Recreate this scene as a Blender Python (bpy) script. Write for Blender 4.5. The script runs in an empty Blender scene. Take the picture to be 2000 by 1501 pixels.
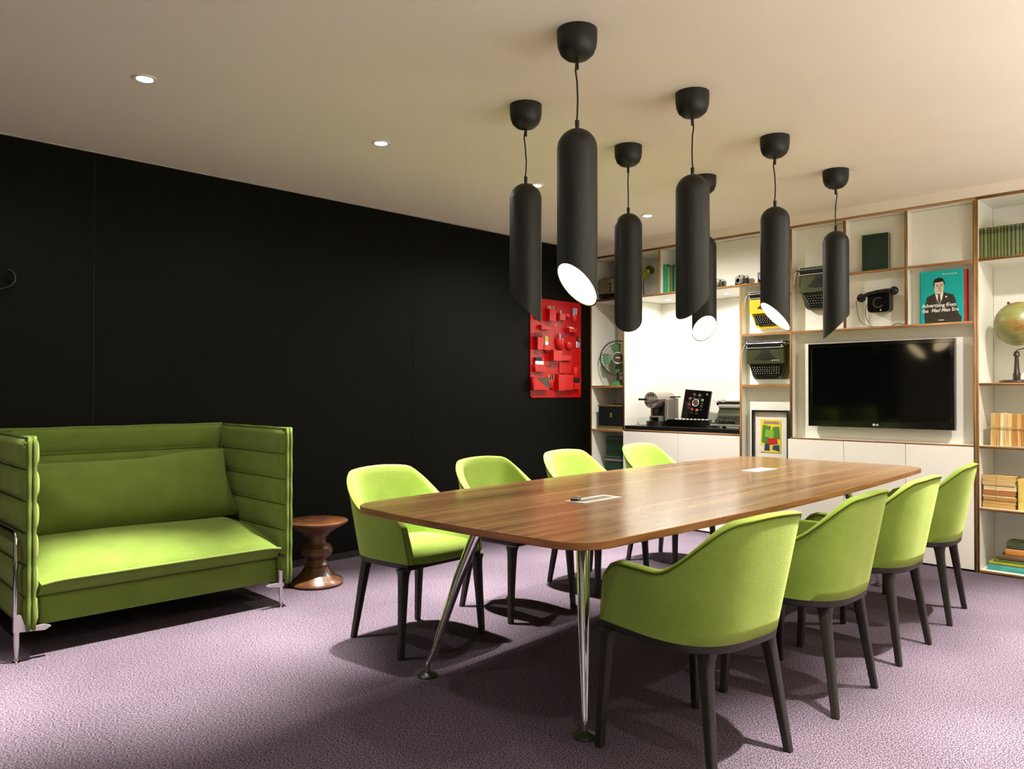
import bpy, bmesh, math, random
from mathutils import Matrix, Vector
PI = math.pi
random.seed(7)
SC = bpy.context.scene
COL = SC.collection

# ---------------------------------------------------------------- camera, world, exposure
cam_data = bpy.data.cameras.new('camera')
cam_data.sensor_fit = 'HORIZONTAL'; cam_data.sensor_width = 36.0
cam_data.lens = 1514.716 / 2000 * 36.0
cam_data.clip_start = 0.05
camera = bpy.data.objects.new('camera', cam_data); COL.objects.link(camera)
_y, _p, _r = math.radians(45.3488), math.radians(0.5772), math.radians(0.0351)
_f = Vector((math.cos(_y)*math.cos(_p), math.sin(_y)*math.cos(_p), math.sin(_p)))
_rt = Vector((math.sin(_y), -math.cos(_y), 0)); _up = _rt.cross(_f)
_R = math.cos(_r)*_rt + math.sin(_r)*_up; _U = math.cos(_r)*_up - math.sin(_r)*_rt
camera.matrix_world = Matrix(((_R.x, _U.x, -_f.x, -5.9053), (_R.y, _U.y, -_f.y, -4.8836), (_R.z, _U.z, -_f.z, 1.2103), (0, 0, 0, 1)))
SC.camera = camera
SC.view_settings.view_transform = 'Standard'
SC.view_settings.look = 'None'
SC.view_settings.gamma = 1.0
SC.view_settings.use_curve_mapping = False
SC.view_settings.exposure = 0.0
world = bpy.data.worlds.new('world'); SC.world = world; world.use_nodes = True
_bg = world.node_tree.nodes['Background']
_bg.inputs[0].default_value = (0.55, 0.78, 1.0, 1); _bg.inputs[1].default_value = 1.1
SC.cycles.max_bounces = 8; SC.cycles.diffuse_bounces = 5; SC.cycles.glossy_bounces = 4
SC.cycles.transmission_bounces = 6; SC.cycles.transparent_max_bounces = 8
SC.cycles.sample_clamp_indirect = 6.0; SC.cycles.caustics_reflective = False; SC.cycles.caustics_refractive = False
DOWN_W, SPILL_W, WASH_W, NICHE_W, UP_W = 1650.0, 50.0, 330.0, 21.0, 205.0
CEIL = 2.602

# ---------------------------------------------------------------- materials
def lin(c):
    return tuple(((v/255)/12.92 if v/255 <= 0.04045 else ((v/255+0.055)/1.055)**2.4) for v in c)
def nodes_of(name):
    m = bpy.data.materials.new(name); m.use_nodes = True
    nt = m.node_tree; return m, nt, nt.nodes['Principled BSDF']
def setp(b, **k):
    for n, v in k.items(): b.inputs[n].default_value = v
def mat(name, rgb, rough=0.5, metal=0.0, vary=0.06, vscale=6.0, bump=0.0, bscale=200.0, coat=0.0, sheen=0.0, spec=0.5):
    """a plain coloured surface: noise-driven tone variation and optional fine relief"""
    m, nt, b = nodes_of(name); N, L = nt.nodes, nt.links
    c = lin(rgb)
    setp(b, Roughness=rough, Metallic=metal)
    b.inputs['Specular IOR Level'].default_value = spec
    if coat: setp(b, **{'Coat Weight': coat, 'Coat Roughness': 0.08})
    if sheen: setp(b, **{'Sheen Weight': sheen, 'Sheen Roughness': 0.5}); b.inputs['Sheen Tint'].default_value = (*c, 1)
    tc = N.new('ShaderNodeTexCoord')
    nz = N.new('ShaderNodeTexNoise'); nz.inputs['Scale'].default_value = vscale; nz.inputs['Detail'].default_value = 3
    L.new(tc.outputs['Object'], nz.inputs['Vector'])
    rp = N.new('ShaderNodeValToRGB')
    rp.color_ramp.elements[0].position = 0.3; rp.color_ramp.elements[1].position = 0.7
    rp.color_ramp.elements[0].color = (*[v*(1-vary) for v in c], 1); rp.color_ramp.elements[1].color = (*[min(1, v*(1+vary)) for v in c], 1)
    L.new(nz.outputs[0], rp.inputs[0]); L.new(rp.outputs[0], b.inputs['Base Color'])
    if bump:
        n2 = N.new('ShaderNodeTexNoise'); n2.inputs['Scale'].default_value = bscale; n2.inputs['Detail'].default_value = 2
        L.new(tc.outputs['Object'], n2.inputs['Vector'])
        bp = N.new('ShaderNodeBump'); bp.inputs['Strength'].default_value = bump; bp.inputs['Distance'].default_value = 0.002
        L.new(n2.outputs[0], bp.inputs['Height']); L.new(bp.outputs[0], b.inputs['Normal'])
    return m
def fabric(name, rgb, rgb2, sheen=0.25, scale=420):
    m, nt, b = nodes_of(name); N, L = nt.nodes, nt.links
    tc = N.new('ShaderNodeTexCoord')
    v = N.new('ShaderNodeTexVoronoi'); v.inputs['Scale'].default_value = scale
    n = N.new('ShaderNodeTexNoise'); n.inputs['Scale'].default_value = 9; n.inputs['Detail'].default_value = 4
    L.new(tc.outputs['Object'], v.inputs['Vector']); L.new(tc.outputs['Object'], n.inputs['Vector'])
    mx = N.new('ShaderNodeMix'); mx.data_type = 'RGBA'
    mx.inputs[6].default_value = (*lin(rgb2), 1); mx.inputs[7].default_value = (*lin(rgb), 1)
    ad = N.new('ShaderNodeMath'); ad.operation = 'MULTIPLY_ADD'; ad.inputs[1].default_value = 0.55
    L.new(v.outputs['Color'], ad.inputs[0]); L.new(n.outputs[0], ad.inputs[2]); ad.use_clamp = True
    L.new(ad.outputs[0], mx.inputs[0]); L.new(mx.outputs[2], b.inputs['Base Color'])
    bp = N.new('ShaderNodeBump'); bp.inputs['Strength'].default_value = 0.5; bp.inputs['Distance'].default_value = 0.0012
    L.new(v.outputs['Distance'], bp.inputs['Height']); L.new(bp.outputs[0], b.inputs['Normal'])
    setp(b, Roughness=0.92); b.inputs['Specular IOR Level'].default_value = 0.15
    setp(b, **{'Sheen Weight': sheen, 'Sheen Roughness': 0.6}); b.inputs['Sheen Tint'].default_value = (*lin((225, 235, 150)), 1)
    return m
def wood(name, cols, scale=(1.1, 26, 26), rough=0.32, coat=0.0, bump=0.05):
    m, nt, b = nodes_of(name); N, L = nt.nodes, nt.links
    tc = N.new('ShaderNodeTexCoord'); mp = N.new('ShaderNodeMapping'); mp.inputs['Scale'].default_value = scale
    L.new(tc.outputs['Object'], mp.inputs['Vector'])
    n = N.new('ShaderNodeTexNoise'); n.inputs['Scale'].default_value = 1.0; n.inputs['Detail'].default_value = 6; n.inputs['Roughness'].default_value = 0.62
    n.inputs['Distortion'].default_value = 0.4
    L.new(mp.outputs[0], n.inputs['Vector'])
    rp = N.new('ShaderNodeValToRGB'); e = rp.color_ramp.elements
    k = len(cols); e[0].position = 0.28; e[1].position = 0.74
    e[0].color = (*lin(cols[0]), 1); e[1].color = (*lin(cols[-1]), 1)
    for i in range(1, k-1):
        x = e.new(0.28+0.46*i/(k-1)); x.color = (*lin(cols[i]), 1)
    L.new(n.outputs[0], rp.inputs[0]); L.new(rp.outputs[0], b.inputs['Base Color'])
    setp(b, Roughness=rough)
    if coat: setp(b, **{'Coat Weight': coat, 'Coat Roughness': 0.12})
    bp = N.new('ShaderNodeBump'); bp.inputs['Strength'].default_value = bump; bp.inputs['Distance'].default_value = 0.001
    L.new(n.outputs[0], bp.inputs['Height']); L.new(bp.outputs[0], b.inputs['Normal'])
    return m
def lamp_mat(name, rgb, strength):
    m, nt, b = nodes_of(name)
    b.inputs['Base Color'].default_value = (0.8, 0.8, 0.8, 1)
    b.inputs['Emission Color'].default_value = (*rgb, 1); b.inputs['Emission Strength'].default_value = strength
    return m
def carpet_mat():
    m, nt, b = nodes_of('mauve_carpet'); N, L = nt.nodes, nt.links
    tc = N.new('ShaderNodeTexCoord')
    mp = N.new('ShaderNodeMapping'); mp.inputs['Rotation'].default_value = (0, 0, math.radians(12)); mp.inputs['Scale'].default_value = (140, 210, 1)
    L.new(tc.outputs['Object'], mp.inputs['Vector'])
    n1 = N.new('ShaderNodeTexNoise'); n1.inputs['Scale'].default_value = 1.0; n1.inputs['Detail'].default_value = 3; n1.inputs['Roughness'].default_value = 0.7
    L.new(mp.outputs[0], n1.inputs['Vector'])
    rp = N.new('ShaderNodeValToRGB'); e = rp.color_ramp.elements
    e[0].position = 0.40; e[1].position = 0.62
    e[0].color = (*lin((26, 22, 27)), 1); e[1].color = (*lin((120, 107, 120)), 1)
    x = e.new(0.5); x.color = (*lin((82, 71, 82)), 1)
    L.new(n1.outputs[0], rp.inputs[0])
    n2 = N.new('ShaderNodeTexNoise'); n2.inputs['Scale'].default_value = 3.0; n2.inputs['Detail'].default_value = 4
    L.new(tc.outputs['Object'], n2.inputs['Vector'])
    mr = N.new('ShaderNodeMapRange'); mr.inputs[1].default_value = 0.3; mr.inputs[2].default_value = 0.7; mr.inputs[3].default_value = 0.92; mr.inputs[4].default_value = 1.06
    L.new(n2.outputs[0], mr.inputs[0])
    mx = N.new('ShaderNodeVectorMath'); mx.operation = 'SCALE'
    L.new(rp.outputs[0], mx.inputs[0]); L.new(mr.outputs[0], mx.inputs['Scale']); L.new(mx.outputs[0], b.inputs['Base Color'])
    bp = N.new('ShaderNodeBump'); bp.inputs['Strength'].default_value = 0.12; bp.inputs['Distance'].default_value = 0.002
    L.new(n1.outputs[0], bp.inputs['Height']); L.new(bp.outputs[0], b.inputs['Normal'])
    setp(b, Roughness=0.97); b.inputs['Specular IOR Level'].default_value = 0.1
    return m
def ply_mat(name, axis):
    m, nt, b = nodes_of(name); N, L = nt.nodes, nt.links
    tc = N.new('ShaderNodeTexCoord'); mp = N.new('ShaderNodeMapping')
    mp.inputs['Scale'].default_value = (4, 4, 240) if axis == 'z' else (4, 240, 4)
    L.new(tc.outputs['Object'], mp.inputs['Vector'])
    n = N.new('ShaderNodeTexNoise'); n.inputs['Scale'].default_value = 1.0; n.inputs['Detail'].default_value = 2
    L.new(mp.outputs[0], n.inputs['Vector'])
    rp = N.new('ShaderNodeValToRGB'); e = rp.color_ramp.elements
    e[0].position = 0.35; e[1].position = 0.65; e[0].color = (*lin((108, 74, 38)), 1); e[1].color = (*lin((180, 134, 78)), 1)
    L.new(n.outputs[0], rp.inputs[0]); L.new(rp.outputs[0], b.inputs['Base Color']); setp(b, Roughness=0.5)
    return m
def globe_mat():
    m, nt, b = nodes_of('old_globe_map'); N, L = nt.nodes, nt.links
    tc = N.new('ShaderNodeTexCoord')
    n = N.new('ShaderNodeTexNoise'); n.inputs['Scale'].default_value = 9; n.inputs['Detail'].default_value = 6; n.inputs['Roughness'].default_value = 0.55
    L.new(tc.outputs['Object'], n.inputs['Vector'])
    rp = N.new('ShaderNodeValToRGB'); e = rp.color_ramp.elements
    e[0].position = 0.42; e[0].color = (*lin((122, 126, 70)), 1); e[1].position = 0.66; e[1].color = (*lin((122, 88, 42)), 1)
    x = e.new(0.52); x.color = (*lin((130, 130, 74)), 1); x = e.new(0.55); x.color = (*lin((136, 116, 58)), 1)
    L.new(n.outputs[0], rp.inputs[0])
    w = N.new('ShaderNodeTexWave'); w.wave_type = 'BANDS'; w.bands_direction = 'Z'; w.inputs['Scale'].default_value = 7; 
    L.new(tc.outputs['Object'], w.inputs['Vector'])
    r2 = N.new('ShaderNodeValToRGB'); r2.color_ramp.elements[0].position = 0.0; r2.color_ramp.elements[0].color = (0.55, 0.55, 0.5, 1)
    r2.color_ramp.elements[1].position = 0.02; r2.color_ramp.elements[1].color = (1, 1, 1, 1)
    L.new(w.outputs[1], r2.inputs[0])
    mx = N.new('ShaderNodeMix'); mx.data_type = 'RGBA'; mx.blend_type = 'MULTIPLY'; mx.inputs[0].default_value = 0.6
    L.new(rp.outputs[0], mx.inputs[6]); L.new(r2.outputs[0], mx.inputs[7]); L.new(mx.outputs[2], b.inputs['Base Color'])
    setp(b, Roughness=0.35)
    return m
def glass_mat():
    m = bpy.data.materials.new('window_glass'); m.use_nodes = True; nt = m.node_tree; N, L = nt.nodes, nt.links
    N.remove(N['Principled BSDF']); out = N['Material Output']
    t = N.new('ShaderNodeBsdfTransparent'); g = N.new('ShaderNodeBsdfGlossy'); g.inputs['Roughness'].default_value = 0.02
    fr = N.new('ShaderNodeFresnel'); mx = N.new('ShaderNodeMixShader')
    L.new(fr.outputs[0], mx.inputs[0]); L.new(t.outputs[0], mx.inputs[1]); L.new(g.outputs[0], mx.inputs[2]); L.new(mx.outputs[0], out.inputs[0])
    return m

def page_mat(rgb, axis):
    m, nt, b = nodes_of('old_yellowed_pages'); N, L = nt.nodes, nt.links
    tc = N.new('ShaderNodeTexCoord'); mp = N.new('ShaderNodeMapping'); mp.inputs['Scale'].default_value = (420, 6, 6) if axis == 'x' else (6, 6, 420)
    L.new(tc.outputs['Object'], mp.inputs['Vector']); n = N.new('ShaderNodeTexNoise'); n.inputs['Scale'].default_value = 1.0; n.inputs['Detail'].default_value = 3
    L.new(mp.outputs[0], n.inputs['Vector']); rp = N.new('ShaderNodeValToRGB'); e = rp.color_ramp.elements; c = lin(rgb)
    e[0].position = 0.3; e[1].position = 0.7; e[0].color = (c[0]*0.55, c[1]*0.5, c[2]*0.42, 1); e[1].color = (min(1, c[0]*1.2), min(1, c[1]*1.2), min(1, c[2]*1.2), 1)
    L.new(n.outputs[0], rp.inputs[0]); L.new(rp.outputs[0], b.inputs['Base Color']); setp(b, Roughness=0.95)
    bp = N.new('ShaderNodeBump'); bp.inputs['Strength'].default_value = 0.6; bp.inputs['Distance'].default_value = 0.002; L.new(n.outputs[0], bp.inputs['Height']); L.new(bp.outputs[0], b.inputs['Normal'])
    return m
M = {
 'carpet': carpet_mat(), 'ceil': mat('ceiling_paint', (244, 236, 220), 0.9, vary=0.02, vscale=1.5),
 'wall': mat('wall_paint', (214, 206, 190), 0.85, vary=0.02),
 'black_panel': mat('black_wall_panel', (6, 7, 4), 0.5, vary=0.15, vscale=2.0, spec=0.10),
 'black_gap': mat('panel_backing', (84, 82, 66), 0.7), 'skirt': mat('black_skirting', (12, 11, 10), 0.6),
 'alu': mat('brushed_aluminium_strip', (190, 188, 180), 0.4, metal=0.6),
 'white': mat('white_laminate', (230, 229, 218), 0.42, vary=0.015, vscale=3),
 'door': mat('white_door_front', (238, 234, 224), 0.4, vary=0.015, vscale=3),
 'ply_z': ply_mat('plywood_edge_flat', 'z'), 'ply_y': ply_mat('plywood_edge_upright', 'y'),
 'worktop': mat('black_stone_worktop', (22, 20, 19), 0.28, vary=0.2, vscale=40),
 'green': fabric('lime_green_felt', (132, 158, 64), (102, 130, 33), sheen=0.5),
 'green_pipe': mat('green_piping', (128, 150, 40), 0.8, bump=0.2),
 'seam': mat('dark_seam', (64, 82, 20), 0.9), 'quilt': mat('quilting_seam', (46, 60, 14), 0.95),
 'sofa': fabric('moss_green_wool', (100, 120, 48), (70, 90, 27), sheen=0.3, scale=330),
 'sofa_pipe': mat('moss_green_piping', (96, 114, 42), 0.9, bump=0.3, bscale=500),
 'leg': mat('brown_black_legs', (31, 27, 21), 0.5, vary=0.08),
 'chrome': mat('polished_chrome', (225, 228, 230), 0.07, metal=1.0, vary=0.0),
 'satin': mat('satin_aluminium', (205, 200, 202), 0.3, metal=0.85, vary=0.02),
 'foot': mat('dark_glide', (30, 34, 24), 0.35),
 'pend': mat('black_powder_coat', (18, 20, 15), 0.5, vary=0.06, spec=0.45),
 'cord': mat('black_cord', (14, 14, 12), 0.5),
 'pend_light': lamp_mat('pendant_light', (1.0, 0.74, 0.44), 9.0),
 'pend_inside': mat('pendant_white_inside', (240, 225, 200), 0.5),
 'down_light': lamp_mat('downlight_lens', (1.0, 0.95, 0.85), 60.0),
 'ring': mat('white_trim_ring', (235, 230, 220), 0.4),
 'walnut': wood('walnut_tabletop', [(100, 72, 45), (140, 104, 66), (163, 126, 82), (187, 151, 104)], (0.55, 15, 15), 0.22, bump=0.02),
 'walnut_edge': wood('walnut_table_edge', [(92, 56, 32), (140, 90, 52), (170, 116, 68)], (3, 3, 60), 0.4),
 'stool': wood('turned_walnut', [(58, 34, 18), (90, 55, 31), (120, 78, 48)], (16, 16, 1.6), 0.32, coat=0.1),
 'red': mat('red_gloss_plastic', (158, 6, 8), 0.28, vary=0.03),
 'red2': mat('red_pocket_plastic', (172, 18, 17), 0.3, vary=0.03),
 'black': mat('black_plastic', (16, 16, 15), 0.35), 'gloss': mat('black_gloss', (8, 8, 8), 0.12),
 'screen': mat('screen_glass', (5, 6, 5), 0.07, vary=0.0),
 'machine': mat('machine_grey_metal', (150, 143, 132), 0.3, metal=0.5), 'silver': mat('silver_metal', (200, 198, 190), 0.25, metal=0.35), 'grey': mat('grey_plastic', (120, 118, 108), 0.4),
 'lit_white': mat('white_print', (240, 236, 226), 0.5), 'paper': mat('book_pages', (214, 200, 164), 0.9, vary=0.1, vscale=60),
 'old_paper': mat('old_yellowed_pages', (206, 176, 118), 0.95),
 'yellow': mat('yellow_typewriter_paint', (206, 178, 22), 0.4), 'olive': mat('olive_typewriter_paint', (72, 76, 42), 0.3, coat=0.3),
 'olive_dark': mat('dark_olive_paint', (50, 54, 28), 0.4), 'ribbon': mat('dark_type_basket', (12, 10, 8), 0.5),
 'key': mat('dark_keys', (30, 30, 24), 0.35), 'key_top': mat('pale_key_legends', (205, 200, 176), 0.5), 'dial': mat('dial_numerals', (128, 124, 104), 0.5), 'bars': mat('type_bars', (62, 56, 44), 0.4, metal=0.4),
 'globe': globe_mat(), 'dark_wood': mat('dark_stained_wood', (46, 26, 20), 0.35, vary=0.2, vscale=20),
 'brass': mat('aged_brass', (170, 150, 90), 0.35, metal=0.7), 'twine': mat('jute_twine', (176, 148, 92), 0.9),
 'fan_green': mat('fan_green_enamel', (70, 120, 72), 0.35), 'fan_cage': mat('dark_green_wire', (52, 62, 38), 0.35, metal=0.3),
 'lamp_green': mat('olive_lamp_shade', (134, 142, 44), 0.5), 'teal': mat('teal_cover', (0, 160, 158), 0.45),
 'dkgreen': mat('dark_green_cloth', (18, 50, 34), 0.7, bump=0.2), 'suit': mat('printed_dark_suit', (44, 40, 32), 0.5),
 'skin': mat('printed_grey_skin', (196, 186, 164), 0.5), 'suit2': mat('printed_lapel', (66, 60, 48), 0.5),
 'mat_board': mat('picture_mount', (222, 218, 206), 0.8), 'glass': glass_mat(),
 'shell': mat('grey_green_appliance', (112, 108, 72), 0.45),
}

# ---------------------------------------------------------------- mesh builder
class B:
    def __init__(s): s.bm = bmesh.new(); s.mi = 0; s.M = Matrix.Identity(4); s.keep = False
    def v(s, p): return s.bm.verts.new(s.M @ Vector(p))
    def f(s, vs):
        try: fc = s.bm.faces.new(vs)
        except ValueError: return None
        fc.material_index = s.mi; return fc
    def at(s, loc=(0, 0, 0), rot=(0, 0, 0)):
        from mathutils import Euler
        s.M = Matrix.Translation(loc) @ Euler(rot).to_matrix().to_4x4(); return s
    def box(s, x0, x1, y0, y1, z0, z1, bev=0.0, seg=2):
        V = [s.v((x, y, z)) for z in (z0, z1) for y in (y0, y1) for x in (x0, x1)]
        F = [s.f([V[i] for i in q]) for q in ((0, 2, 3, 1), (4, 5, 7, 6), (0, 1, 5, 4), (2, 6, 7, 3), (0, 4, 6, 2), (1, 3, 7, 5))]
        if bev:
            es = list({e for f in F for e in f.edges})
            r = bmesh.ops.bevel(s.bm, geom=es, offset=bev, segments=seg, profile=0.5, affect='EDGES')
            for f in r['faces']: f.material_index = s.mi
        return F
    def loft(s, rings, closed=True, cap0=True, cap1=True):
        R = [[s.v(p) for p in r] for r in rings]; n = len(R[0])
        for a, b in zip(R, R[1:]):
            for i in range(n if closed else n-1):
                j = (i+1) % n; s.f([a[i], a[j], b[j], b[i]])
        if cap0: s.f(R[0][::-1])
        if cap1: s.f(R[-1])
        return R
    def prism(s, pts, a, b, axis='z'):
        def P(p, t): return (p[0], p[1], t) if axis == 'z' else ((p[0], t, p[1]) if axis == 'y' else (t, p[0], p[1]))
        s.loft([[P(p, a) for p in pts], [P(p, b) for p in pts]])
    def lathe(s, prof, n=24, cap=True):
        rings = [[(r*math.cos(2*PI*i/n), r*math.sin(2*PI*i/n), z) for i in range(n)] for r, z in prof]
        s.loft(rings, cap0=cap, cap1=cap)
    def cyl(s, r, z0, z1, n=20, r1=None): s.lathe([(r, z0), (r if r1 is None else r1, z1)], n)
    def cylx(s, r, x0, x1, y, z, n=18):
        s.loft([[(x, y+r*math.cos(2*PI*i/n), z+r*math.sin(2*PI*i/n)) for i in range(n)] for x in (x0, x1)])
    def cyly(s, r, y0, y1, x, z, n=20, r1=None):
        s.loft([[(x+q*math.cos(2*PI*i/n), y, z-q*math.sin(2*PI*i/n)) for i in range(n)] for y, q in ((y0, r), (y1, r if r1 is None else r1))])
    def tube(s, path, r, n=8, closed=False, radii=None):
        P = [Vector(p) for p in path]; rings = []; prev = None
        for i, p in enumerate(P):
            a = P[i-1] if (i or closed) else p; c = P[(i+1) % len(P)] if (i < len(P)-1 or closed) else p
            t = (c-a).normalized()
            if prev is None:
                u = t.cross(Vector((0, 0, 1)) if abs(t.z) < 0.9 else Vector((1, 0, 0))).normalized()
            else: u = (prev - t*prev.dot(t)).normalized()
            prev = u; w = t.cross(u); q = radii[i] if radii else r
            rings.append([p+q*(math.cos(2*PI*k/n)*u+math.sin(2*PI*k/n)*w) for k in range(n)])
        if closed: rings.append(rings[0])
        s.loft(rings, cap0=not closed, cap1=not closed)
        if closed: bmesh.ops.remove_doubles(s.bm, verts=s.bm.verts, dist=1e-6)
    def ball(s, c, rx, ry=None, rz=None, nu=16, nv=10):
        ry = rx if ry is None else ry; rz = rx if rz is None else rz
        rings = [[(c[0]+rx*math.sin(PI*j/nv)*math.cos(2*PI*i/nu), c[1]+ry*math.sin(PI*j/nv)*math.sin(2*PI*i/nu), c[2]-rz*math.cos(PI*j/nv)) for i in range(nu)] for j in range(1, nv)]
        R = s.loft(rings, cap0=False, cap1=False)
        a = s.v((c[0], c[1], c[2]-rz)); b = s.v((c[0], c[1], c[2]+rz))
        for i in range(nu):
            j = (i+1) % nu; s.f([a, R[0][j], R[0][i]]); s.f([b, R[-1][i], R[-1][j]])
    def poly(s, pts): return s.f([s.v(p) for p in pts])
    def bevel_sharp(s, off, seg=2, ang=35):
        es = [e for e in s.bm.edges if len(e.link_faces) == 2 and e.calc_face_angle(0) > math.radians(ang)]
        bmesh.ops.bevel(s.bm, geom=es, offset=off, segments=seg, profile=0.5, affect='EDGES')
    def mesh(s, name, mats, ang=38):
        bm = s.bm; bmesh.ops.recalc_face_normals(bm, faces=bm.faces)
        ar = {f: f.calc_area() for f in bm.faces}
        for f in bm.faces:      # broad flat faces keep their own normal beside a narrow rounded edge
            nb = [ar[g] for e in f.edges for g in e.link_faces if g is not f]
            f.smooth = s.keep or not (len(f.verts) > 6 or (nb and ar[f] > 30*min(nb)))
        for e in bm.edges:
            if len(e.link_faces) == 2: e.smooth = e.calc_face_angle(0) < math.radians(ang)
        me = bpy.data.meshes.new(name); bm.to_mesh(me); bm.free()
        for m in (mats if isinstance(mats, (list, tuple)) else [mats]): me.materials.append(m)
        return me
def rrect(x0, x1, y0, y1, r, n=5):
    out = []
    for cx, cy, a0 in ((x1-r, y1-r, 0), (x0+r, y1-r, 90), (x0+r, y0+r, 180), (x1-r, y0+r, 270)):
        for i in range(n+1):
            a = math.radians(a0+90*i/n); out.append((cx+r*math.cos(a), cy+r*math.sin(a)))
    return out

def tag(o, label=None, cat=None, group=None, kind=None):
    if label: o['label'] = label
    if cat: o['category'] = cat
    if group: o['group'] = group
    if kind: o['kind'] = kind
    return o
def thing(name, label, cat, loc=(0, 0, 0), rz=0.0, group=None, rot=None):
    o = bpy.data.objects.new(name, None); COL.objects.link(o); o.empty_display_size = 0.1
    o.location = loc; o.rotation_euler = rot if rot is not None else (0, 0, rz)
    return tag(o, label, cat, group)
def part(name, b, mats, parent, label=None, kind=None, ang=38, sub=0, at=None):
    """links one mesh object under its thing; 'at' is the parent's base when the mesh was drawn in room coordinates"""
    me = b.mesh(name, mats, ang) if isinstance(b, B) else b
    o = bpy.data.objects.new(name, me); COL.objects.link(o); o.parent = parent
    if at is not None: o.location = (-at[0], -at[1], -at[2])
    if sub:
        md = o.modifiers.new('smooth', 'SUBSURF'); md.levels = sub; md.render_levels = sub
    return tag(o, label, kind=kind)
def single(name, b, mats, label, cat, loc=(0, 0, 0), rz=0.0, group=None, rot=None, kind=None, ang=38):
    o = part(name, b, mats, None, ang=ang); o.location = loc; o.rotation_euler = rot if rot is not None else (0, 0, rz)
    return tag(o, label, cat, group, kind)
def copy_tree(o, parent=None):
    c = o.copy(); COL.objects.link(c); c.parent = parent
    for ch in list(o.children): copy_tree(ch, c)
    return c
def struct(name, b, mats, parent=None, **k):
    o = part(name, b, mats, parent, **k)
    if parent is None: o['kind'] = 'structure'
    return o
def lettering(name, text, size, mat_, parent, loc, rot, bold=0.0, shear=0.0, align='LEFT', ext=0.0002, sx=1.0):
    c = bpy.data.curves.new(name, 'FONT'); c.body = text; c.size = size; c.offset = bold; c.shear = shear
    c.align_x = align; c.extrude = ext; c.resolution_u = 3; c.materials.append(mat_)
    o = bpy.data.objects.new(name, c); COL.objects.link(o); o.parent = parent
    o.location = loc; o.rotation_euler = rot; o.scale = (sx, 1, 1)
    return o
def letters_to_mesh():
    bpy.context.view_layer.update(); dg = bpy.context.evaluated_depsgraph_get()
    for o in [o for o in SC.objects if o.type == 'FONT']:
        me = bpy.data.meshes.new_from_object(o.evaluated_get(dg)); n = bpy.data.objects.new(o.name, me); nm = o.name
        n.parent = o.parent; n.location = o.location; n.rotation_euler = o.rotation_euler; n.scale = o.scale
        bpy.data.objects.remove(o); COL.objects.link(n); n.name = nm
WALLROT = -PI/2      # things on the shelf wall: local X runs to the right seen from the room, local -Y faces the room
# ---------------------------------------------------------------- the room
XR, XL, YB = 0.66, -8.4, -6.6
b = B(); b.box(XL, XR, YB, 0.05, -0.05, 0.0); struct('floor', b, M['carpet'])
b = B(); b.box(XL, -0.172, YB, 0.05, CEIL, CEIL+0.06); struct('ceiling', b, M['ceil'])
b = B(); b.box(-0.160, XR, YB, 0.05, CEIL+0.002, CEIL+0.06); b.box(-0.18, -0.155, YB, 0.05, CEIL+0.03, CEIL+0.06)
struct('trim_1', b, M['ceil'])
b = B(); b.box(0.002, 0.02, -4.3, -0.001, 2.533, CEIL+0.002); struct('trim_2', b, M['ceil'])
b = B(); b.box(XL, XR, 0.0032, 0.06, 0, CEIL); wl = struct('wall_left', b, M['black_gap'])
xs = [0.0, -1.017, -2.174, -3.33, -4.476, -5.63, -6.78, -7.93, -8.4]
for a, c in zip(xs[1:], xs):
    b = B(); b.box(a+0.0011, c-0.0011, 0.0, 0.003, 0.047, CEIL-0.009, bev=0.0004, seg=1)
    part('wall_panel', b, M['black_panel'], wl)
b = B(); b.box(XL, 0.0, -0.006, 0.003, 0.0, 0.046); struct('baseboard_left', b, M['skirt'])
b = B(); b.box(XL, 0.0, -0.004, 0.003, CEIL-0.007, CEIL); struct('trim_3', b, M['alu'])
b = B(); b.box(XR-0.03, XR+0.04, YB, 0.05, 0, CEIL+0.06); struct('wall_right', b, M['wall'])
b = B(); b.box(XL, XR, YB-0.06, YB, 0, CEIL+0.06); struct('wall_back', b, M['wall'])
# the wall behind the camera, with a daylight window
b = B(); wy0, wy1, wz0, wz1 = -5.6, -3.6, 0.9, 2.2
b.box(XL-0.1, XL, YB, wy0, 0, CEIL+0.06); b.box(XL-0.1, XL, wy1, 0.05, 0, CEIL+0.06)
b.box(XL-0.1, XL, wy0, wy1, 0, wz0); b.box(XL-0.1, XL, wy0, wy1, wz1, CEIL+0.06)
struct('wall_rear', b, M['wall'])
b = B()
for q in ((wy0, wy0+0.05, wz0, wz1), (wy1-0.05, wy1, wz0, wz1), (wy0, wy1, wz0, wz0+0.05), (wy0, wy1, wz1-0.05, wz1), (-4.63, -4.57, wz0, wz1)):
    b.box(XL-0.07, XL-0.02, *q)
w1 = struct('window_1', b, M['ring'])
for q in ((wy0+0.05, -4.63), (-4.57, wy1-0.05)):
    b = B(); b.box(XL-0.05, XL-0.044, q[0], q[1], wz0+0.05, wz1-0.05); part('pane', b, M['glass'], w1)

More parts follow.
